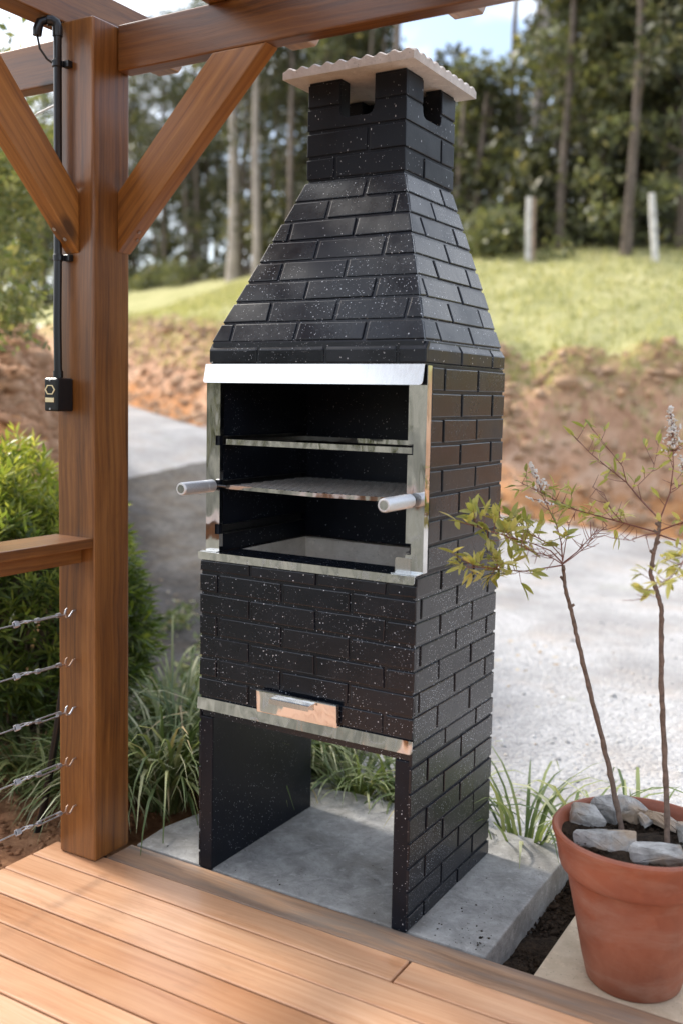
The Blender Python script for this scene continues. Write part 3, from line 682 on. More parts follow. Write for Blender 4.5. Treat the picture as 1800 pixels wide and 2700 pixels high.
# ------------------------------------------------------------------ pergola
PX0, PX1, PY0, PY1 = -.412, -.265, -.158, -.011
def pergola():
    root = empty('pergola', (-.34, -.085, 0), 'varnished brown timber pergola with corner post, beam and diagonal braces', 'pergola')
    def timber(nm, p0, p1, wy, hz, mat, upd=(0, 0, 1), bv=.006):
        p0, p1 = Vector(p0), Vector(p1); M = frame(p0, p1-p0, upd); L = (p1-p0).length
        mb = MB().box(0, L, -wy/2, wy/2, -hz/2, hz/2); me = mesh(nm, mb.V, mb.F, mat); mb.fix(me, bv, 3)
        return link(nm, me, root, M)
    timber('post', (-.3385, -.0845, 0.001), (-.3385, -.0845, 2.449), .147, .147, M_POST, (0, 1, 0), .008)
    yb = -.0345; zc = 2.3865
    timber('beam', (-.264, yb, zc), (3.4, yb, zc), .055, .129, M_POST)
    timber('beam', (-.413, yb, zc), (-3.2, yb, zc), .055, .129, M_POST)
    for x in (-.4275, .103, .642, 1.18, 1.72):     # rafters with shaped tails
        x0 = x-.043; zt = 2.58; pol = [(x0, -3.6, 2.4515), (x0, -3.6, zt), (x0, .385, zt), (x0, .385, 2.50), (x0, .366, 2.468), (x0, .352, 2.4515)]
        M = frame((x0, 0, 2.5), (0, 1, 0)); MB().prism(pol, (.086, 0, 0)).build('rafter', M_POST, root, bevel=.004, M=M)
    pol = [(-.2645, -.0615, 1.81), (-.2645, -.0615, 1.981), (.079, -.0615, 2.3215), (.257, -.0615, 2.3215)]
    M = frame((0, -.03, 2.07), (.52, 0, .51)); MB().prism(pol, (0, .055, 0)).build('brace', M_BRACE, root, bevel=.003, M=M)
    pol = [(-.372, -.1585, 1.798), (-.372, -.1585, 1.967), (-.372, -.56, 2.41), (-.372, -.73, 2.41)]
    M = frame((-.34, -.3, 2.1), (0, -.4, .44)); br = MB().prism(pol, (.052, 0, 0)).build('brace', M_BRACE, root, bevel=.003, M=M)
    for p in ((-.36, -.213, 1.862), (-.342, -.19, 1.836)):   # screw heads on the underside of the left brace
        n_ = Vector((0, -.74, -.67)); q = Vector(p) ; mb = MB().tube([q, q+n_*.004], .006, 10); s_ = mb.build('screw', M_GALV, br)
    for p in ((-.205, -.036, 1.8685), (-.225, -.022, 1.8495)):
        q = Vector(p); n_ = Vector((.70, 0, -.71)); MB().tube([q-n_*.004, q+n_*.003], .0055, 10).build('screw', M_RUST, root)
    # cross beam the left brace runs up to, and the next post, outside the picture
    timber('beam', (-.345, -.5, 2.43), (-.345, -3.5, 2.43), .052, .039, M_POST)
    timber('post', (-.3385, -3.0, 0.001), (-.3385, -3.0, 2.41), .147, .147, M_POST, (0, 1, 0), .008)
pergola()
def railing():
    root = empty('deck_railing', (-.342, -.3, 0), 'timber handrail with five tensioned wire cables hooked to the pergola post', 'railing')
    M = frame((-.344, -.159, .9645), (0, -1, 0)); L = 2.765
    mb = MB().box(0, L, -.076, .076, -.0145, .0145); me = mesh('handrail', mb.V, mb.F, M_POST); mb.fix(me, .003, 2); link('handrail', me, root, M)
    M = frame((-.344, -.159, .926), (0, -1, 0)); mb = MB().box(0, L, -.030, .030, -.0235, .0235); me = mesh('rail', mb.V, mb.F, M_POST); mb.fix(me, .002, 2); link('rail', me, root, M)
    for i, z in enumerate((.753, .605, .459, .302, .156)):
        x = -.342; dz = random.uniform(-.004, .004); cab = MB().tube([(x, -.385, z+.002), (x, -1.2, z-.004), (x, -2.925, z)], .0022, 6)
        cab.tube([(x, -.385, z+.002), (x+.006, -.37, z+.004), (x+.008, -.352, z+.006), (x, -.343, z+.006), (x-.008, -.352, z+.006), (x-.006, -.37, z+.004), (x, -.40, z)], .0018, 6)
        c = cab.build('cable', M_GALV, root, True)
        mb = MB(); pts = []
        pts += [(x, -.150, z+.004), (x, -.172, z+.004)]
        for k in range(9):
            a = math.radians(60-k*34); pts.append((x+.0, -.188-.014*math.cos(a+1.2), z-.004+.0135*math.sin(a+1.2)))
        mb.tube([(x, -.152, z+.004), (x, -.168, z+.003), (x, -.176, z-.006), (x, -.184, z-.013), (x, -.194, z-.010), (x, -.199, z+.001), (x, -.196, z+.011), (x, -.190, z+.015)], [.0028, .0028, .003, .0032, .0034, .0034, .003, .0022], 7)
        mb.tube([(x, -.197, z-.004), (x, -.235, z)], .0024, 6); mb.build('hook', (M_RUST if i in (1, 3, 4) else M_GALV), c, True)
        mb = MB(); y0, y1 = -.225, -.303; a = i*.7
        dx, dz2 = .0062*math.cos(a), .0062*math.sin(a)
        for sg in (-1, 1): mb.tube([(x+sg*dx, y0, z+sg*dz2), (x+sg*dx, y1, z+sg*dz2)], .0022, 6)
        mb.tube([(x, y0+.007, z), (x, y0-.006, z)], .0075, 6); mb.tube([(x, y1+.006, z), (x, y1-.008, z)], .0075, 6)
        mb.tube([(x, y1, z), (x, y1-.022, z+.002)], .0026, 6)
        mb.tube([(x, y1-.022, z+.003), (x+.006, y1-.03, z+.003), (x+.007, y1-.042, z+.003), (x, y1-.05, z+.003), (x-.007, y1-.042, z+.003), (x-.006, y1-.03, z+.003), (x, y1-.022, z+.003)], .0024, 6)
        mb.build('turnbuckle', M_GALV, c, True)
        mb = MB(); 
        for k in range(4): mb.tube([(x-.007, -.374-.004*k, z+.006), (x+.002, -.374-.004*k, z+.010+.001*k), (x+.008, -.374-.004*k, z), (x, -.374-.004*k, z-.006), (x-.007, -.374-.004*k, z+.006)], .0022, 5)
        mb.build('wire_knot', M_GALV, c, True)
railing()
# electrical box, conduit
def electrics():
    r = empty('outlet_box', (-.368, -.19, 1.345), 'black outlet box with cream socket on the pergola post', 'outlet box')
    MB().box(-.398, -.345, -.222, -.1585, 1.345, 1.441).build('box', M_PLASTIC, r, bevel=.007, seg=3)
    def hexa(cx, cz, rx, rz, y): return [(cx+rx*math.cos(math.radians(60*k)), y, cz+rz*math.sin(math.radians(60*k))) for k in range(6)]
    so_ = MB()
    o6, i6 = hexa(-.373, 1.407, .0205, .0155, -.2240), hexa(-.373, 1.407, .0165, .0125, -.2240); b6 = hexa(-.373, 1.407, .0155, .0115, -.2150); w6 = hexa(-.373, 1.407, .0205, .0155, -.2215)
    so_.add(w6+o6+i6+b6, [(k, (k+1) % 6, 6+(k+1) % 6, 6+k) for k in range(6)]+[(6+k, 6+(k+1) % 6, 12+(k+1) % 6, 12+k) for k in range(6)]+[(12+k, 12+(k+1) % 6, 18+(k+1) % 6, 18+k) for k in range(6)]+[tuple(range(18, 24))])
    s_ = so_.build('socket', M_CREAM, r)
    for dx in (-.006, .0, .006): MB().tube([(-.373+dx, -.2152, 1.406+(.002 if dx == 0 else 0)), (-.373+dx, -.2145, 1.406+(.002 if dx == 0 else 0))], .0016, 8).build('pin_hole', M_PLASTIC, s_)
    MB().box(-.391, -.357, -.2245, -.2215, 1.371, 1.384).build('blank_plate', M_CREAM, r, bevel=.001)
    for z in (1.352, 1.434): MB().tube([(-.373, -.2215, z), (-.373, -.2240, z)], .0032, 12).build('screw', M_GALV, r)
    mb = MB(); mb.tube([(-.397, -.192, 1.395), (-.408, -.192, 1.395), (-.414, -.192, 1.395), (-.418, -.192, 1.395), (-.4195, -.192, 1.395)], [.0135, .0135, .011, .006, .001], 14); mb.build('gland', M_PLASTIC, r, True)
    c = empty('conduit_pipe', (-.377, -.19, 1.44), 'vertical black conduit pipe clamped to the pergola post', 'pipe')
    P = [(-.374, -.19, 1.44), (-.376, -.19, 1.6), (-.377, -.186, 1.78), (-.377, -.184, 2.0), (-.377, -.183, 2.32), (-.377, -.183, 2.425)]
    MB().tube(P, .0118, 14).build('pipe', M_PLASTIC, c, True)
    MB().tube([(-.374, -.19, 1.442), (-.374, -.19, 1.462)], .0145, 14).build('coupling', M_PLASTIC, c, True)
    for z in (1.785, 2.325):
        mb = MB(); mb.tube([(-.377, -.185, z-.009), (-.377, -.185, z+.009)], .0148, 14); mb.box(-.366, -.343, -.176, -.1588, z-.009, z+.009); mb.build('clamp', M_PLASTIC, c, False, .001, 1)
    MB().tube([(-.377, -.183, 2.40), (-.377, -.183, 2.425), (-.379, -.187, 2.437), (-.386, -.196, 2.441), (-.394, -.206, 2.440)], .0148, 12).build('elbow', M_PLASTIC, c, True)
    MB().tube([(-.394, -.206, 2.441), (-.404, -.222, 2.432), (-.408, -.228, 2.41), (-.409, -.228, 2.394)], [.0105, .0125, .014, .0125], 12).build('gland', M_PLASTIC, c, True)
    MB().tube([(-.409, -.228, 2.395), (-.405, -.222, 2.36), (-.395, -.205, 2.335), (-.386, -.19, 2.325)], .0032, 8).build('cable', M_PLASTIC, c, True)
    a = at(190, 275, 3.25); b = at(100, 300, 3.6); q = at(60, 330, 3.8)
    tag(MB().tube([tuple(a), tuple((a+b)/2+np.array([0, 0, .012])), tuple(b), tuple(q)], .004, 6).build('pale_cable', M_CABLE, None, True), 'pale thin cable curving out behind the conduit pipe', 'cable')
    tag(MB().tube([(-.76, .03, -.22), (-.70, .045, .0), (-.648, .055, .27), (-.61, .06, .5)], .0125, 12).build('leaning_conduit', M_PLASTIC, None, True), 'black flexible conduit leaning out of the soil behind the post', 'conduit')
electrics()

# ------------------------------------------------------------------ barbecue
W, D, T = .70, .55, .0048
def offset_poly(P, d):
    n = len(P); out = []
    ar = sum(P[i][0]*P[(i+1) % n][1]-P[(i+1) % n][0]*P[i][1] for i in range(n)); sg = 1 if ar > 0 else -1
    for i in range(n):
        a, b, c = Vector(P[i-1]), Vector(P[i]), Vector(P[(i+1) % n]); e1 = (b-a).normalized(); e2 = (c-b).normalized()
        n1 = Vector((-e1.y, e1.x))*sg; n2 = Vector((-e2.y, e2.x))*sg; k = 1+n1.dot(n2)
        out.append(tuple(b + (n1+n2)*(d/max(k, .25))))
    return out
NB = [0]
def brick(parent, O, ea, eb, nn, poly, depth, cham, mat, jit=.0014):
    O, ea, eb, nn = Vector(O), Vector(ea), Vector(eb), Vector(nn); n = len(poly)
    if n == 4: poly = [(p[0]+random.uniform(-jit, jit), p[1]+random.uniform(-jit, jit)) for p in poly]
    dp = depth + random.uniform(-.0014, .0006); top = offset_poly(poly, cham); mid = offset_poly(poly, cham*.25)
    V = [O+ea*a+eb*b+nn*(-.003) for a, b in poly] + [O+ea*a+eb*b+nn*(dp-cham) for a, b in poly] + [O+ea*a+eb*b+nn*(dp-cham*.3) for a, b in mid] + [O+ea*a+eb*b+nn*dp for a, b in top]
    F = []
    for r in range(3): F += [(r*n+i, r*n+(i+1) % n, (r+1)*n+(i+1) % n, (r+1)*n+i) for i in range(n)]
    F.append(tuple(range(3*n, 4*n)))
    mb = MB().add(V, F); NB[0] += 1
    return mb.build('brick', mat, parent)
def brick_rows(parent, O, ea, eb, nn, rows, mat=None, j=.0048, depth=T, cham=.0028):
    """rows: (b0, b1, joints, left(b), right(b)) ; bricks keep a joint of 2j between them"""
    for b0, b1, js, lf, rg in rows:
        bb0, bb1 = b0+j*.9, b1-j*.9; cuts = [None]+sorted(x for x in js if lf((b0+b1)/2)+.022 < x < rg((b0+b1)/2)-.022)+[None]
        for i in range(len(cuts)-1):
            l0, l1 = (lf(bb0), lf(bb1)) if cuts[i] is None else (cuts[i]+j, cuts[i]+j)
            r0, r1 = (rg(bb0), rg(bb1)) if cuts[i+1] is None else (cuts[i+1]-j, cuts[i+1]-j)
            brick(parent, O, ea, eb, nn, [(l0, bb0), (r0, bb0), (r1, bb1), (l1, bb1)], depth, cham, mat or M_BLK)
cst = lambda v: (lambda b: v)
def barbecue():
    root = empty('brick_barbecue', (.35, .28, 0), 'black speckled brick barbecue with tapered hood, chimney and stainless steel trim', 'barbecue')
    # --- pedestal legs
    zr = [-.004, .043, .106, .171, .24, .307, .373, .443, .497]; A = [.097, .316, .53]; B = [.205, .42]
    legs = []
    for sgn in (0, 1):
        x0, x1 = ((T, .05) if sgn == 0 else (.65, W-T))
        leg = MB().box(x0, x1, .001, D-.002, -.006, .459).build('leg_wall', M_BLKI, root, bevel=.004, seg=2); legs.append(leg)
        rows = []
        for k in range(8):
            js = A if k % 2 == 0 else B; rows.append((zr[k], zr[k+1], js, cst(.001), cst(D)))
        if sgn: brick_rows(leg, (W-T, 0, 0), (0, 1, 0), (0, 0, 1), (1, 0, 0), rows, cham=.0018)
        else: brick_rows(leg, (T, 0, 0), (0, 1, 0), (0, 0, 1), (-1, 0, 0), rows, cham=.0018)
    # --- firebox with the ash pit
    fb = MB(); fb.box(T, W-T, T, D-T, .46, .80); fb.box(T, W-T, T, .125, .8, .944); fb.box(T, W-T, .485, D-T, .8, .944); fb.box(T, .05, .125, .485, .8, .944); fb.box(.65, W-T, .125, .485, .8, .944)
    fbo = fb.build('firebox', M_BLK, root)
    zz = [.515, .576, .638, .700, .763, .826, .887, .926]; FA = [.066, .288, .508]; FBj = [.179, .399, .615]; SA = [.035, .259, .477]; SB = [.151, .367]
    fr = []; sd = []
    for k in range(7):
        isA = k in (1, 3, 5); fr.append((zz[k], zz[k+1], FA if isA else FBj, cst(0), cst(W))); sd.append((zz[k] if k else .503, zz[k+1] if k < 6 else .944, SA if isA else SB, cst(.0075), cst(D)))
    brick_rows(fbo, (0, T, 0), (1, 0, 0), (0, 0, 1), (0, -1, 0), fr)
    brick_rows(fbo, (W-T, 0, 0), (0, 1, 0), (0, 0, 1), (1, 0, 0), sd); brick_rows(fbo, (T, 0, 0), (0, 1, 0), (0, 0, 1), (-1, 0, 0), sd)
    pit = MB(); pit.box(.052, .648, .128, .482, .802, .81); pit.box(.05, .056, .125, .485, .8, .942); pit.box(.644, .65, .125, .485, .8, .942); pit.box(.056, .644, .125, .131, .8, .942); pit.box(.056, .644, .479, .485, .8, .942)
    pit.build('ash_pit', M_PIT, root)
    # --- upper box
    ux0, ux1, uy0, uy1, z0, z1 = -.003, .703, .036, .554, .945, 1.488
    ub = MB(); ub.box(ux0+T, .040, uy0, uy1-T, z0, z1); ub.box(.660, ux1-T, uy0, uy1-T, z0, z1); ub.box(.040, .660, .50, uy1-T, z0, z1)
    ubo = ub.build('upper_body', M_BLKI, root)
    uz = [.952, 1.020, 1.086, 1.152, 1.217, 1.283, 1.350, 1.419, 1.486]; rows = []
    for k in range(8): rows.append((uz[k], uz[k+1], ([.246, .461] if k % 2 == 0 else [.133, .353]), cst(.058), cst(uy1)))
    brick_rows(ubo, (ux1-T, 0, 0), (0, 1, 0), (0, 0, 1), (1, 0, 0), rows); brick_rows(ubo, (ux0+T, 0, 0), (0, 1, 0), (0, 0, 1), (-1, 0, 0), rows)
    # --- hood
    LX, LY0, LY1, ZL = .690, .030, .5575, 1.549; KX0, KX1, KY0, KY1, ZK = .189, .511, .245, .5600, 2.027
    def rect(x0, x1, y0, y1, z): return [(x0, y0, z), (x1, y0, z), (x1, y1, z), (x0, y1, z)]
    i_ = T
    V = rect(.004+i_, .696-i_, LY0+i_, .565-i_, 1.489) + rect(W-LX+i_, LX-i_, LY0+i_, LY1-i_, ZL) + rect(KX0+i_, KX1-i_, KY0+i_, KY1-i_, ZK) + rect(KX0+.05, KX1-.05, KY0+.05, KY1-.05, ZK) + rect(.06, .64, .09, .50, ZL) + rect(.05, .65, .08, .505, 1.489)
    F = [(r*4+k, r*4+(k+1) % 4, (r+1) % 6*4+(k+1) % 4, (r+1) % 6*4+k) for r in range(6) for k in range(4)]
    ho = MB().add(V, F).build('hood', M_BLK, root)
    # ledge course: bricks with a broad sloping top edge
    def ledge(O, ea, nn, cuts):
        for a, b in zip(cuts[:-1], cuts[1:]):
            g0 = 0 if a == cuts[0] else .004; g1 = 0 if b == cuts[-1] else .004
            Ov, e, nv = Vector(O), Vector(ea), Vector(nn); P = lambda s, z, q: Ov+e*s+Vector((0, 0, z))+nv*q
            s0, s1 = a+g0, b-g1; c = .003
            prof = [(1.4925, -.003), (1.4925, T-c), (1.4955, T), (1.527, T+.0005), (1.531, T-.001), (1.5475, -.007), (1.5475, -.018)]
            V = []; n = len(prof)
            for s, ins in ((s0, c), (s0+c, 0), (s1-c, 0), (s1, c)): V += [P(s, z, q-(ins if 0 < k < n-1 else 0)) for k, (z, q) in enumerate(prof)]
            F = [tuple(range(n)), tuple(range(3*n, 4*n))] + [(r*n+k, r*n+k+1, (r+1)*n+k+1, (r+1)*n+k) for r in range(3) for k in range(n-1)]
            MB().add(V, F).build('brick', M_BLK, ho)
    ledge((0, LY0+T, 0), (1, 0, 0), (0, -1, 0), [.004, .174, .393, .613, .696])
    ledge((.696-T, 0, 0), (0, 1, 0), (1, 0, 0), [.038, .251, .469, .565]); ledge((.004+T, 0, 0), (0, 1, 0), (-1, 0, 0), [.038, .251, .469, .565])
    hz = [1.551, 1.607, 1.668, 1.726, 1.785, 1.846, 1.906, 1.966, 2.026]
    fj = [[.075, .294, .512], [.187, .404, .619], [.290, .508], [.186, .402], [.288, .505], [.180, .397], [.290, .504], [.397]]
    rj = [[.136, .350], [.253, .464], [.138, .367], [.250, .466], [.364], [.255, .468], [.361], [.466]]
    sf = (KY0-LY0)/(ZK-ZL); ss = (LX-KX1)/(ZK-ZL)
    # front slope
    e = Vector((0, sf, 1)); k_ = e.length; eb = e/k_; nn = Vector((0, -1, sf)).normalized(); O = Vector((0, LY0, ZL)) - nn*T
    lf = lambda b: (W-LX)+ss*(b/k_); rg = lambda b: LX-ss*(b/k_)
    brick_rows(ho, O, (1, 0, 0), eb, nn, [((hz[k]-ZL)*k_, (hz[k+1]-ZL)*k_, fj[k], lf, rg) for k in range(8)])
    # side slopes
    bs = (KY1-LY1)/(ZK-ZL)
    for sg in (1, -1):
        e = Vector((-ss*sg, 0, 1)); ks = e.length; eb = e/ks; nn = Vector((sg, 0, ss)).normalized(); O = Vector((LX if sg > 0 else W-LX, 0, ZL)) - nn*T
        l2 = lambda b: LY0+sf*(b/ks)+.0085; r2 = lambda b: LY1+bs*(b/ks)
        brick_rows(ho, O, (0, 1, 0), eb, nn, [((hz[k]-ZL)*ks, (hz[k+1]-ZL)*ks, rj[k], l2, r2) for k in range(8)])
    # --- chimney with four vents
    CY1 = .5675; cx0, cx1, cy0, cy1 = KX0+T, KX1-T, KY0+T, CY1-T; w_ = .048
    ch = MB(); zb_, zn, zt = 2.0285, 2.196, 2.307
    for a in ((cx0, cx1, cy0, cy0+w_), (cx0, cx1, cy1-w_, cy1), (cx0, cx0+w_, cy0+w_, cy1-w_), (cx1-w_, cx1, cy0+w_, cy1-w_)): ch.box(*a, zb_, zn)
    nx0, nx1, ny0, ny1 = .299, .409, .352, .470
    for xa, xb, xi in ((cx0, nx0, 0), (nx1, cx1, 1)):
        for ya, yb_, yi in ((cy0, ny0, 0), (ny1, cy1, 1)):
            L = [(xa, ya), (xb, ya), (xb, yb_), (xa, yb_)]
            ix, iy = (cx0+w_ if xi == 0 else cx1-w_), (cy0+w_ if yi == 0 else cy1-w_)
            if xi == 0 and yi == 0: L = [(xa, ya), (xb, ya), (xb, iy), (ix, iy), (ix, yb_), (xa, yb_)]
            if xi == 1 and yi == 0: L = [(xa, ya), (xb, ya), (xb, yb_), (ix, yb_), (ix, iy), (xa, iy)]
            if xi == 0 and yi == 1: L = [(xa, ya), (ix, ya), (ix, iy), (xb, iy), (xb, yb_), (xa, yb_)]
            if xi == 1 and yi == 1: L = [(ix, ya), (xb, ya), (xb, yb_), (xa, yb_), (xa, iy), (ix, iy)]
            ch.prism([(x, y, zn) for x, y in L], (0, 0, zt-zn))
    cho = ch.build('chimney', M_BLKC, root)
    cz = [2.0285, 2.094, 2.167, 2.2335, 2.301]
    def chim_face(O, ea, nn, a0, a1, n0, n1, j1, j2):
        brick_rows(cho, O, ea, (0, 0, 1), nn, [(cz[0], cz[1], [j1], cst(a0), cst(a1)), (cz[1], cz[2], [j2], cst(a0), cst(a1))], M_BLKC)
        b0, b1 = cz[2]+.004, cz[3]-.003; rz = 2.1985; c = .017
        pol = [(a0, b0), (a1, b0), (a1, b1), (n1+.002, b1), (n1, rz+c), (n1-c*.35, rz+c*.3), (n1-c, rz), (n0+c, rz), (n0+c*.35, rz+c*.3), (n0, rz+c), (n0-.002, b1), (a0, b1)]
        brick(cho, O, ea, (0, 0, 1), nn, pol, T, .002, M_BLKC)
        for p, q in ((a0, n0-.002), (n1+.002, a1)):
            brick(cho, O, ea, (0, 0, 1), nn, [(p, cz[3]+.003), (q, cz[3]+.003), (q, cz[4]), (p, cz[4])], T, .0035, M_BLKC)
    chim_face((0, KY0+T, 0), (1, 0, 0), (0, -1, 0), KX0, KX1, nx0, nx1, .285, .393)
    chim_face((KX1-T, 0, 0), (0, 1, 0), (1, 0, 0), KY0+.0075, CY1, ny0, ny1, .366, .475)
    chim_face((KX0+T, 0, 0), (0, 1, 0), (-1, 0, 0), KY0+.0075, CY1, ny0, ny1, .366, .475)
    # --- corrugated cap
    N = 84; qx0, qx1, qy0, qy1 = .140, .560, .187, .606; V = []; F = []
    for j in range(N+1):
        for i in range(N+1):
            fx, fy = i/N*2-1, j/N*2-1; x = qx0+(qx1-qx0)*i/N; y = qy0+(qy1-qy0)*j/N; m = max(abs(fx), abs(fy))
            a = fx if abs(fy) > abs(fx) else fy; k = min(1, m*1.6)
            wv = math.sin(a*math.pi*5)**2
            V.append((x, y, 2.3315+.0085*wv*k+.022*(1-m)-(.003 if m > .985 else 0)))
    nb = len(V)
    for j in range(N):
        for i in range(N): q = j*(N+1)+i; F.append((q, q+1, q+N+2, q+N+1))
    rim = [i for i in range(N+1)] + [j*(N+1)+N for j in range(1, N+1)] + [N*(N+1)+i for i in range(N-1, -1, -1)] + [j*(N+1) for j in range(N-1, 0, -1)]
    for r_ in rim: V.append((V[r_][0], V[r_][1], 2.3085))
    n = len(rim)
    for k in range(n): F.append((rim[k], nb+k, nb+(k+1) % n, rim[(k+1) % n]))
    F.append(tuple(range(nb, nb+n)))
    MB().add(V, F).build('chimney_cap', M_CAP, root, True)
    # --- stainless trim
    def rr(x0, x1, z0, z1, y0, y1, rl, rr_, seg=5):     # plate in the x-z plane with rounded lower corners, y from y0 (bottom) to y1 (top)
        P = []
        yy = lambda z: y0+(y1-y0)*(z-z0)/(z1-z0)
        for k in range(seg+1): a = math.pi+math.pi/2*k/seg; P.append((x0+rl+rl*math.cos(a), z0+rl+rl*math.sin(a)))
        for k in range(seg+1): a = -math.pi/2+math.pi/2*k/seg; P.append((x1-rr_+rr_*math.cos(a), z0+rr_+rr_*math.sin(a)))
        P += [(x1, z1), (x0, z1)]
        return [(x, yy(z), z) for x, z in P]
    MB().prism(rr(-.007, .694, 1.436, 1.4895, .0165, .0290, .007, .010), (0, .0022, 0)).build('hood_band', M_BAND, root)
    MB().prism(rr(-.004, W+.001, .480, .5145, -.0048, -.0016, .003, .008), (0, .0016, 0)).build('lower_strip', M_STEEL, root)
    ct = MB().prism(rr(-.004, W-.004, .925, .9475, -.0042, -.0042, .003, .006), (0, .002, 0)); ct.box(-.004, W-.004, -.0022, .004, .9455, .9475); ct.build('counter_trim', M_STEEL, root)
    def jamb(mir):
        f = (lambda x: x) if not mir else (lambda x: W-x)
        xo, xi, xn = (-.004, .045, .029) if not mir else (-.002, .050, .034)
        P = [(xo, .950), (xi, .950)]
        for a, b in ((.997, 1.026), (1.127, 1.155), (1.256, 1.284)): P += [(xi, a), (xn, a), (xn, b), (xi, b)]
        P += [(xi, 1.436), (xo, 1.436)]
        mb = MB().prism([(f(x), .031, z) for x, z in P], (0, .0018, 0))
        a, b = sorted((f(xo), f(xo+.0018))); mb.box(a, b, .0328, .056, .950, 1.486)
        for za, zb2 in ((.95, .997), (1.026, 1.127), (1.155, 1.256), (1.284, 1.436)):
            a, b = sorted((f(xi-.0018), f(xi))); mb.box(a, b, .0328, .048, za, zb2)
        mb.build('jamb', M_STEEL, root)
        a, b = sorted((f(xo+.004), f(xi+.028))) if mir else sorted((f(xo), f(xi+.01)))
        ft = MB(); ft.box(a, b, .006, .0305, .948, .9498)
        if mir: ft.prism([(a, .0295, .950), (a+.045, .0295, .950), (a+.045, .0295, .988), (a+.004, .0295, .988), (a, .0295, .984)], (0, .0012, 0))
        ft.build('jamb_foot', M_BAND, root)
    jamb(False); jamb(True)
    for z in (.9985, 1.1285, 1.2575):
        for x0, x1, xb in ((.0405, .058, .0405), (.642, .6595, .658)):
            mb = MB(); mb.box(x0, x1, .05, .47, z, z+.0015); mb.box(xb, xb+.0015, .05, .47, z+.0015, z+.024); mb.box(x0, x1, .05, .47, z+.024, z+.0255)
            mb.build('rack_rail', M_DSTEEL, root)
    mb = MB(); mb.box(.056, .644, .474, .4785, .941, .9445); mb.build('pit_edging', M_STEEL, root)
    dr = MB().add([(.220, -.0185, .514), (.483, -.0185, .514), (.483, -.0060, .514), (.220, -.0060, .514), (.220, -.0225, .5775), (.483, -.0225, .5775), (.483, -.0060, .5775), (.220, -.0060, .5775)], [(0, 3, 2, 1), (4, 5, 6, 7), (0, 1, 5, 4), (1, 2, 6, 5), (2, 3, 7, 6), (3, 0, 4, 7)]).build('ash_drawer', M_STEEL, root, bevel=.003, seg=2)
    h = MB(); h.box(.283, .411, -.049, -.0222, .5640, .5690); h.box(.283, .411, -.049, -.0465, .555, .5640); h.box(.283, .411, -.0245, -.0216, .552, .5640); h.build('handle', M_BAND, dr)
barbecue()
def racks():
    r = empty('skewer_rack', (.36, .26, 1.259), 'stainless flat bar rack on the top rails of the barbecue opening', 'rack')
    MB().box(.060, .663, .040, .043, 1.2590, 1.2745).build('front_bar', M_STEEL, r)
    MB().box(.060, .640, .440, .443, 1.2600, 1.2740).build('back_bar', M_STEEL, r)
    for x in (.060, .637): MB().box(x, x+.003, .0432, .4398, 1.2600, 1.2740).build('side_bar', M_DSTEEL, r)
    MB().box(.064, .636, .0432, .078, 1.2595, 1.261).build('front_ledge', M_DSTEEL, r)
    g = empty('grill_rack', (.345, .25, 1.13), 'grill rack with perforated sheet and two round grips sticking out of the barbecue', 'grill')
    MB().prism([(.060, .043, 1.130), (.36, .037, 1.127), (.640, .043, 1.130), (.640, .043, 1.1415), (.36, .037, 1.1385), (.060, .043, 1.1415)], (0, .002, 0)).build('front_bar', M_STEEL, g)
    fr = MB(); fr.box(.060, .063, .046, .46, 1.130, 1.1415); fr.box(.637, .640, .046, .46, 1.130, 1.1415); fr.box(.063, .637, .457, .46, 1.130, 1.1415); fr.build('side_frame', M_DSTEEL, g)
    sh = MB(); x0, x1, y0, y1 = .0635, .6365, .048, .4565; st = .026; wdt = .0052
    for sg in (1, -1):
        c = -.3
        while c < 1.1:       # strips y = sg*(x-c)*.62
            pts = []
            k = 2.2*sg
            xa = max(x0, min(x1, c+y0/k)); xb = max(x0, min(x1, c+y1/k))
            if xa > xb: xa, xb = xb, xa
            if xb-xa > .002:
                zq = 1.1405 if sg > 0 else 1.1385
                sh.add([(xa, k*(xa-c)-wdt, zq), (xa, k*(xa-c)+wdt, zq), (xb, k*(xb-c)+wdt, zq), (xb, k*(xb-c)-wdt, zq), (xa, k*(xa-c)-wdt, zq-.0016), (xa, k*(xa-c)+wdt, zq-.0016), (xb, k*(xb-c)+wdt, zq-.0016), (xb, k*(xb-c)-wdt, zq-.0016)],
                       [(0, 1, 2, 3), (4, 7, 6, 5), (0, 4, 5, 1), (1, 5, 6, 2), (2, 6, 7, 3), (3, 7, 4, 0)])
            c += st
    sh.build('perforated_sheet', simple('grill_sheet', (.8, .8, .8), .3, .85, 60, .2), g)
    for x, xr in ((.030, .061), (.667, .639)):
        MB().tube([(xr, .05, 1.136), (x, .032, 1.139), (x, -.01, 1.139)], .0042, 8).build('rod', M_DSTEEL, g, True)
        hd = MB(); R = .0182
        hd.tube([(x, .016, 1.139), (x, .0145, 1.139), (x, -.018, 1.139), (x, -.0185, 1.139), (x, -.0205, 1.139), (x, -.021, 1.139), (x, -.118, 1.139), (x, -.122, 1.139), (x, -.124, 1.139)], [R*.9, R, R, R*.97, R*.97, R, R, R*.96, R*.86], 24)
        ho = hd.build('grip', M_ALU, g, True)
        MB().tube([(x, -.1238, 1.139), (x, -.1246, 1.139)], R*.66, 20).build('end_cap', M_STEEL, ho, False)
racks()

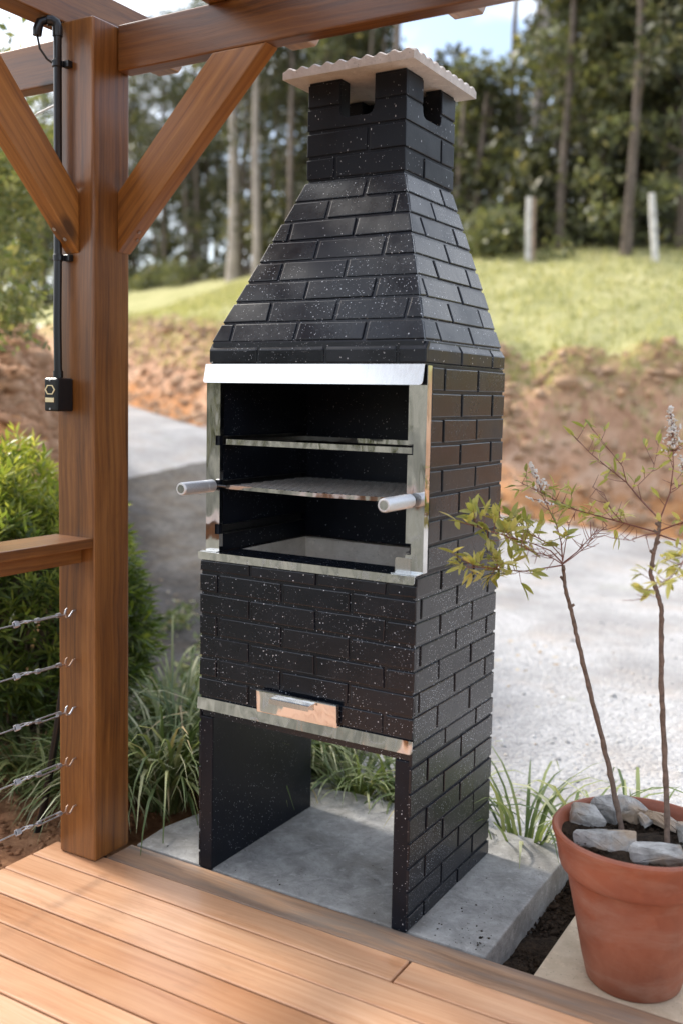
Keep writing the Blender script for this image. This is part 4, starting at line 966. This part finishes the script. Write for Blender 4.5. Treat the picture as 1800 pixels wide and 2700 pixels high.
# ------------------------------------------------------------------ terracotta pot, stones, nandinas
PC = (1.236, .217); ZR = .323
def pot():
    r = empty('terracotta_pot', (PC[0], PC[1], -.06), 'large terracotta flower pot with banded rim standing on the paving', 'flower pot')
    prof = [(.100, -.060), (.112, -.060), (.118, -.054), (.132, .0), (.152, .10), (.170, .185), (.176, .222), (.178, .2255), (.1885, .2275), (.1935, .233), (.197, .245), (.206, .290), (.213, .312), (.2165, .320), (.2165, .3265), (.212, .331), (.205, .3315), (.200, .327), (.196, .310), (.188, .285), (.17, .27)]
    MB().lathe(prof, PC, 72).build('body', M_POT, r, True)
    V = []; F = []; nr, na = 16, 60
    for i in range(nr+1):
        for k in range(na):
            rad = .1935*i/nr; a = 2*math.pi*k/na; x, y = PC[0]+rad*math.cos(a), PC[1]+rad*math.sin(a)
            V.append((x, y, .292+.006*float(nD(x*3, y*3))+.004*float(nC(x*9, y*9))))
    for i in range(nr):
        for k in range(na): F.append((i*na+k, i*na+(k+1) % na, (i+1)*na+(k+1) % na, (i+1)*na+k))
    o = link('soil', mesh('soil', V, F, M_DSOIL, True), r)
    n = 700; rr_ = .185*np.sqrt(RNG.uniform(0, 1, n)); a = RNG.uniform(0, 6.28, n)
    c = link('soil_crumbs', scatter_lumps('soil_crumbs', np.stack([PC[0]+rr_*np.cos(a), PC[1]+rr_*np.sin(a), .296+0*a], 1), RNG.exponential(.0022, n)+.0015, M_DSOIL, 8), r); c['kind'] = 'stuff'
pot()
def stone(loc, size, rot, seed, label):
    bm = bmesh.new(); r = random.Random(seed*13+5)
    pts = [Vector((r.uniform(-1, 1), r.uniform(-1, 1), r.uniform(-1, 1))) for _ in range(15)]
    vs = [bm.verts.new((p.x*size[0]*1.08, p.y*size[1]*1.08, p.z*size[2]*.95)) for p in pts]
    h = bmesh.ops.convex_hull(bm, input=vs)
    bmesh.ops.delete(bm, geom=[v for v in bm.verts if not v.link_faces], context='VERTS')
    bmesh.ops.bevel(bm, geom=list(bm.edges), offset=.003, segments=1, affect='EDGES', clamp_overlap=True)
    bmesh.ops.triangulate(bm, faces=list(bm.faces)); bmesh.ops.subdivide_edges(bm, edges=[e for e in bm.edges if e.calc_length() > .012], cuts=2, use_grid_fill=True)
    for v in bm.verts: v.co += Vector((r.gauss(0, 1), r.gauss(0, 1), r.gauss(0, 1)))*.0011
    bmesh.ops.triangulate(bm, faces=list(bm.faces)); bmesh.ops.recalc_face_normals(bm, faces=bm.faces)
    me = bpy.data.meshes.new('garden_stone'); bm.to_mesh(me); bm.free(); me.materials.append(M_ROCK)
    o = link('garden_stone', me); o.location = loc; o.rotation_euler = rot
    tag(o, label, 'stone', 'stones on the soil of the terracotta pot')
stone((1.083, .258, .315), (.052, .036, .038), (.2, .3, .5), 1, 'brownish angular stone at the far left of the pot')
stone((1.113, .335, .318), (.048, .038, .036), (.1, -.2, -.3), 2, 'pale orange stained stone behind the left stem in the pot')
stone((1.188, .366, .317), (.056, .036, .036), (0, .25, .2), 3, 'blue grey stone just right of the left stem in the pot')
stone((1.165, .162, .308), (.076, .052, .034), (.12, .06, .45), 4, 'largest flat pale grey stone at the front left of the pot')
stone((1.305, .135, .306), (.070, .036, .032), (.1, 0, .25), 5, 'long grey stone lying at the front right of the pot')
stone((1.262, .352, .312), (.055, .034, .028), (0, .1, -.2), 6, 'pale stone behind the right stem in the pot')
stone((1.345, .285, .312), (.045, .05, .036), (.3, 0, .6), 7, 'dark grey stone at the right rim of the pot')
stone((1.222, .322, .306), (.022, .018, .022), (.3, .2, 0), 8, 'smallest dark stone between the two stems in the pot')

def leaf_mesh():
    L, Wd = 1.0, .17; V = []; F = []; n = 6
    for k in range(n+1):
        f = k/n; ww = Wd*math.sin(math.pi*min(1, f*.93+.045))**.85*(1.1-.35*f); z = -.10*f*f
        V += [(f*L, -ww, z+.045*(ww/Wd)), (f*L, 0, z), (f*L, ww, z+.045*(ww/Wd))]
    V[-3] = V[-1] = V[-2]
    for k in range(n):
        a = k*3; F += [(a, a+3, a+4, a+1), (a+1, a+4, a+5, a+2)]
    me = mesh('leaf', V, F, None, True); return me
LEAFV = []
for rb, c in ((0, (.34, .35, .10)), (1, (.48, .46, .15)), (2, (.60, .54, .22))):
    m = mat_leaf('nandina_leaf_%s' % ('green', 'lime', 'pale')[rb], [(0, tuple(x*.8 for x in c)), (1, tuple(x*1.15 for x in c))], .45, .5)
    me = leaf_mesh().copy(); me.name = 'leaf'; me.materials.append(m); LEAFV.append(me)
def nandina(base, stem_px, t0, branches, label, seed, panicles):
    r = random.Random(seed); root = empty('potted_shrub', base, label, 'potted plant', 'shrubs growing in the terracotta pot')
    P = [Vector(base)] + [Vector(at(u, v, t)) for u, v, t in stem_px]
    Q = []; R = []; NS = 7
    for i in range(len(P)-1):
        for k in range(NS): Q.append(P[i].lerp(P[i+1], k/NS) + Vector((r.uniform(-1, 1), r.uniform(-1, 1), 0))*.0012)
    Q.append(P[-1]); n = len(Q)
    R = [(.0072-.0030*i/n)*(1.18 if i % 4 == 0 else 1.0) for i in range(n)]
    mb = MB().tube(Q, R, 9)
    for k in range(5): 
        q = Q[int(n*(.72+.055*k)) % n]; a = r.uniform(0, 6.28); mb.tube([q, q+Vector((math.cos(a)*.011, math.sin(a)*.011, .008))], [.005, .0035], 6)
    mb.build('stem', M_STEM, root, True)
    nl = 0
    for br in branches:
        px, dens, leafy, lsz, rad = br
        pts = [Vector(at(u, v, t)) for u, v, t in px]
        tw = MB().tube(pts, [rad*(1-.6*i/(len(pts)-1)) for i in range(len(pts))], 6)
        leaves = []
        tot = sum((pts[i+1]-pts[i]).length for i in range(len(pts)-1)); d = tot*leafy
        while d < tot:
            dd = d; i = 0
            while i < len(pts)-2 and dd > (pts[i+1]-pts[i]).length: dd -= (pts[i+1]-pts[i]).length; i += 1
            s = (pts[i+1]-pts[i]); q = pts[i] + s.normalized()*min(dd, s.length); dirn = s.normalized()
            side = Vector((r.gauss(0, 1), r.gauss(0, 1), r.gauss(.25, .6))); tl = r.uniform(.02, .055)
            tip = q + (dirn*.6+side.normalized()*.9).normalized()*tl; tw.tube([q, (q+tip)/2+Vector((0, 0, -.002)), tip], [.0011, .0008, .0006], 5)
            for k in range(r.choice((2, 3, 3, 4))):
                ld = ((tip-q).normalized()*.9 + Vector((r.gauss(0, .75), r.gauss(0, .75), r.gauss(.1, .5)))).normalized()
                leaves.append((tip.lerp(q, .25*k*r.random()), ld))
            d += .66*dens*r.uniform(.6, 1.3)
        leaves.append((pts[-1], (pts[-1]-pts[-2]).normalized()))
        tw.build('twig', M_TWIG, root, True)
        for q, ld in leaves:
            if nl >= 290: break
            o = bpy.data.objects.new('leaf', r.choice(LEAFV)); COL.objects.link(o); sc = 1.12*lsz*r.uniform(.65, 1.25)
            up_ = Vector((r.gauss(0, .5), r.gauss(0, .5), 1)); Mx = frame(q, ld, up_) @ Matrix.Diagonal((sc, sc, sc, 1)); o.matrix_basis = Mx; adopt(o, root); nl += 1
    for (u0, v0, u1, v1, t, wd, cnt) in panicles:
        a, b = Vector(at(u0, v0, t)), Vector(at(u1, v1, t)); mb = MB(); P_ = []; S_ = []
        mb2 = MB().tube([a, b], [.0016, .0008], 5)
        for k in range(cnt):
            f = r.random(); q = a.lerp(b, f) + Vector((r.gauss(0, 1), r.gauss(0, 1), r.gauss(0, .8)))*wd*(1-.8*f)*.6
            dv = Vector((r.gauss(0, 1), r.gauss(0, 1), r.gauss(.5, 1))).normalized(); s = r.uniform(.0022, .0036)
            mb.tube([q-dv*s*1.3, q-dv*s*.3, q+dv*s*.6, q+dv*s*1.7], [s*.35, s*.85, s*.75, s*.1], 5); mb2.tube([a.lerp(b, max(0, f-.08)), q], [.0006, .0004], 4)
        st = mb2.build('flower_stalk', M_TWIG, root, True); fl = mb.build('flower_buds', M_FLOWER, st, True); fl['kind'] = 'stuff'
    return nl
T1 = 2.62
b1 = [([(1483, 1490, T1), (1440, 1497, T1-.03), (1380, 1506, T1-.05), (1320, 1502, T1-.08), (1262, 1496, T1-.1), (1222, 1478, T1-.12)], .010, .40, .036, .0020),
      ([(1482, 1485, T1), (1450, 1452, T1-.02), (1400, 1432, T1-.05), (1340, 1416, T1-.09), (1280, 1396, T1-.11), (1225, 1380, T1-.12)], .010, .35, .036, .0020),
      ([(1482, 1470, T1), (1455, 1440, T1+.03), (1410, 1415, T1+.06), (1350, 1380, T1+.08), (1310, 1362, T1+.08)], .011, .3, .036, .0017),
      ([(1482, 1480, T1), (1478, 1430, T1), (1466, 1385, T1+.01), (1440, 1330, T1+.01), (1420, 1290, T1+.02)], .022, .15, .034, .0020),
      ([(1484, 1486, T1), (1510, 1468, T1+.04), (1545, 1440, T1+.07), (1565, 1412, T1+.1), (1600, 1385, T1+.12)], .012, .4, .036, .0018),
      ([(1484, 1484, T1), (1520, 1455, T1-.04), (1552, 1420, T1-.08), (1575, 1395, T1-.1)], .013, .4, .036, .0018),
      ([(1482, 1488, T1), (1462, 1475, T1-.06), (1435, 1462, T1-.12), (1400, 1455, T1-.17), (1372, 1440, T1-.2)], .011, .3, .036, .0018),
      ([(1482, 1480, T1), (1490, 1430, T1+.04), (1500, 1380, T1+.06), (1520, 1340, T1+.08)], .020, .4, .034, .0016)]
n1 = nandina((1.177, .278, .285), [(1612, 2060, T1), (1582, 1930, T1), (1545, 1790, T1), (1522, 1690, T1), (1505, 1610, T1), (1487, 1545, T1), (1483, 1490, T1)], T1, b1,
        'bare stemmed shrub with a low leafy tuft, left of the two in the pot', 21, [(1425, 1290, 1395, 1218, T1+.02, .012, 70), (1452, 1330, 1385, 1310, T1+.01, .008, 22), (1440, 1280, 1430, 1262, T1, .006, 10)])
T2 = 2.52
b2 = [([(1738, 1370, T2), (1690, 1320, T2+.05), (1650, 1272, T2+.09), (1600, 1232, T2+.12), (1555, 1195, T2+.14), (1512, 1150, T2+.15)], .028, .35, .030, .0022),
      ([(1735, 1405, T2), (1690, 1392, T2+.05), (1640, 1378, T2+.1), (1580, 1362, T2+.14), (1520, 1345, T2+.18), (1450, 1312, T2+.22), (1370, 1272, T2+.25)], .017, .22, .030, .0022),
      ([(1650, 1272, T2+.09), (1640, 1230, T2+.1), (1600, 1180, T2+.1), (1560, 1130, T2+.1)], .05, .3, .026, .0013),
      ([(1690, 1320, T2+.05), (1680, 1280, T2+.05), (1720, 1240, T2+.05), (1735, 1170, T2+.05)], .035, .4, .028, .0013),
      ([(1738, 1370, T2), (1765, 1300, T2), (1774, 1230, T2), (1772, 1180, T2)], .04, .2, .030, .0022),
      ([(1737, 1400, T2), (1775, 1385, T2-.05), (1820, 1372, T2-.1), (1870, 1350, T2-.14)], .020, .3, .034, .0022),
      ([(1737, 1410, T2), (1780, 1425, T2-.1), (1815, 1450, T2-.2), (1790, 1500, T2-.28), (1745, 1540, T2-.34), (1690, 1580, T2-.38)], .015, .45, .034, .0020),
      ([(1772, 1290, T2), (1800, 1275, T2+.03), (1840, 1250, T2+.06)], .024, .3, .030, .0016),
      ([(1640, 1378, T2+.1), (1610, 1345, T2+.12), (1590, 1300, T2+.14), (1560, 1285, T2+.15)], .022, .2, .030, .0014),
      ([(1735, 1405, T2), (1700, 1410, T2-.05), (1660, 1425, T2-.08), (1610, 1418, T2-.1)], .022, .3, .030, .0016)]
n2 = nandina((1.304, .23, .285), [(1754, 2080, T2), (1747, 1930, T2), (1742, 1790, T2), (1742, 1680, T2), (1742, 1600, T2), (1730, 1560, T2), (1713, 1515, T2), (1724, 1450, T2), (1736, 1400, T2), (1738, 1370, T2)], T2, b2,
        'taller open branched shrub with white flower buds, right of the two in the pot', 22, [(1773, 1190, 1766, 1072, T2, .022, 150), (1800, 1240, 1792, 1200, T2, .012, 26)])

# ------------------------------------------------------------------ shrub and strap-leaved clumps
def hedge_shrub():
    r = np.random.default_rng(9); c0 = np.array([-1.40, .50, -.08])
    root = empty('leafy_shrub', c0, 'dense shrub with narrow yellow green leaves behind the pergola post', 'shrub')
    V = []; F = []; TN = []; mb = MB(); lump = SumNoise(31, 3.2)
    for i in range(1700):
        a = r.uniform(0, 2*math.pi); ph = math.asin(r.uniform(-.6, 1)); n = np.array([math.cos(a)*math.cos(ph), math.sin(a)*math.cos(ph), math.sin(ph)])
        k = (1+.15*float(lump(a*1.5, ph*2)))*(1 if i < 1350 else r.uniform(.6, .9)); p = c0 + np.array([0, 0, .56]) + n*np.array([.43, .50, .56])*k
        if p[2] < -.08: continue
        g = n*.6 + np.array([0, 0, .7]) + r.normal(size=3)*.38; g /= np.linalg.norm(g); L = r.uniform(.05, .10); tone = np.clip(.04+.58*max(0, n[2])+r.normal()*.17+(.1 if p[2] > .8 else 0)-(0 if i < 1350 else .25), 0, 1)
        u1 = np.cross(g, [0.3, .5, .8]); u1 /= np.linalg.norm(u1); u2 = np.cross(g, u1)
        for j in range(15):
            f = j/14; q = p + g*L*f; az = j*2.4+r.uniform(-.3, .3); out = u1*math.cos(az)+u2*math.sin(az); el = .25+.85*f
            d = out*math.cos(el)+g*math.sin(el); d /= np.linalg.norm(d); sd = np.cross(d, g+.01); sd /= np.linalg.norm(sd); ll = r.uniform(.06, .11)*(1-.25*f); ww = r.uniform(.0045, .0078); b = len(V)
            dn = np.array([0, 0, -1])*ll*.12
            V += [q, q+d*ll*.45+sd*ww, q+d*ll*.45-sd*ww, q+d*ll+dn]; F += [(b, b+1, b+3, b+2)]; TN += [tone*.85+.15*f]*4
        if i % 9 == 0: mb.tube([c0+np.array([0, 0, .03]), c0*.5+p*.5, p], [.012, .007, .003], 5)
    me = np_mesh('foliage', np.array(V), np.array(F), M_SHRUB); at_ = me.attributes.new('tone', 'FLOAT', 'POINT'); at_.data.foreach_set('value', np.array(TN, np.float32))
    link('foliage', me, root); mb.build('stems', M_BARK, root, True)
hedge_shrub()
def clump(x, y, nb, L, label, seed, grp='strap leaved grass clumps round the barbecue', lean=None, up=1., wd=.0068, z=None):
    z = (-.11 if z is None else z); root = empty('grass_clump', (x, y, z), label, 'grass clump', grp)
    blades('blades', (x, y, z), int(nb*2.5), L*1.05, wd, M_GRASSB, seed, .07, up, lean, root)
clump(-.52, .46, 120, .62, 'full grass clump between post and barbecue, nearest the concrete base', 1, lean=(.25, -.2))
clump(-.80, .85, 120, .62, 'tall grass clump behind the post, under the shrub', 2, lean=(.2, -.1))
clump(-.40, .74, 110, .62, 'grass clump leaning against the left side of the barbecue', 3, lean=(.1, -.1))
clump(-.25, 1.05, 110, .50, 'grass clump behind the left corner of the barbecue', 4)
clump(-.70, .32, 110, .42, 'short grass clump hidden mostly by the foot of the post', 5, lean=(-.1, -.2))
clump(-1.02, .30, 55, .55, 'grass clump left of the post with pale curving blades', 6, lean=(.15, -.35))
clump(-1.36, .22, 40, .48, 'grass clump in the red soil at the left edge', 7, lean=(-.2, -.3))
clump(.05, .86, 34, .36, 'grass clump seen under the barbecue beside its left leg', 8, z=-.09)
clump(.24, .88, 34, .36, 'grass clump seen under the barbecue in the middle of the opening', 9, z=-.09)
clump(.42, .86, 30, .34, 'grass clump seen under the barbecue beside its right leg', 10, z=-.09)
clump(.735, .78, 16, .46, 'grass clump behind the right corner of the barbecue', 11, lean=(.3, -.1), z=-.09)
clump(.93, .84, 13, .54, 'grass clump left of the pot with long arching blades', 12, lean=(.5, .1), z=-.09)
clump(1.10, .85, 7, .48, 'thin grass clump behind the rim of the pot', 13, lean=(.4, .1), z=-.09)
def ground_plants():
    r = np.random.default_rng(44); C = []
    for i in range(44): C.append((r.uniform(-2.2, -.45), r.uniform(1.25, 2.9), -.06+r.uniform(0, .12)))
    V, F = leaf_cards(clumps(C, .11, 60, 45), .05, 46, .4, .0)
    tag(link('ground_cover', np_mesh('ground_cover', V, F, M_GRASSB)), 'low ragged ground cover beside the drive left of the barbecue', 'ground cover', kind='stuff')
    n = 420; P = np.stack([r.uniform(-3.0, .3, n), r.uniform(1.0, 3.6, n), 0*np.zeros(n)], 1); P[:, 2] = drive_z(P[:, 0], P[:, 1])+.045
    V, F = leaf_cards(P, .05, 47, .5, .0); V = V.reshape(-1, 4, 3); V[:, :, 2] = P[:, 2][:, None] + (V[:, :, 2]-P[:, 2][:, None])*.25; V = V.reshape(-1, 3)
    tag(link('fallen_leaves', np_mesh('fallen_leaves', V, F, mat_leaf('dry_leaf', [(0, (.25, .16, .08)), (.6, (.45, .34, .22)), (1, (.6, .52, .4))], .2, .8))), 'dry fallen leaves scattered on the driveway', 'leaves', kind='stuff')
ground_plants()
print('bricks', NB[0], 'leaves', n1, n2)
for o in COL.objects:
    if '_l' in o: del o['_l']
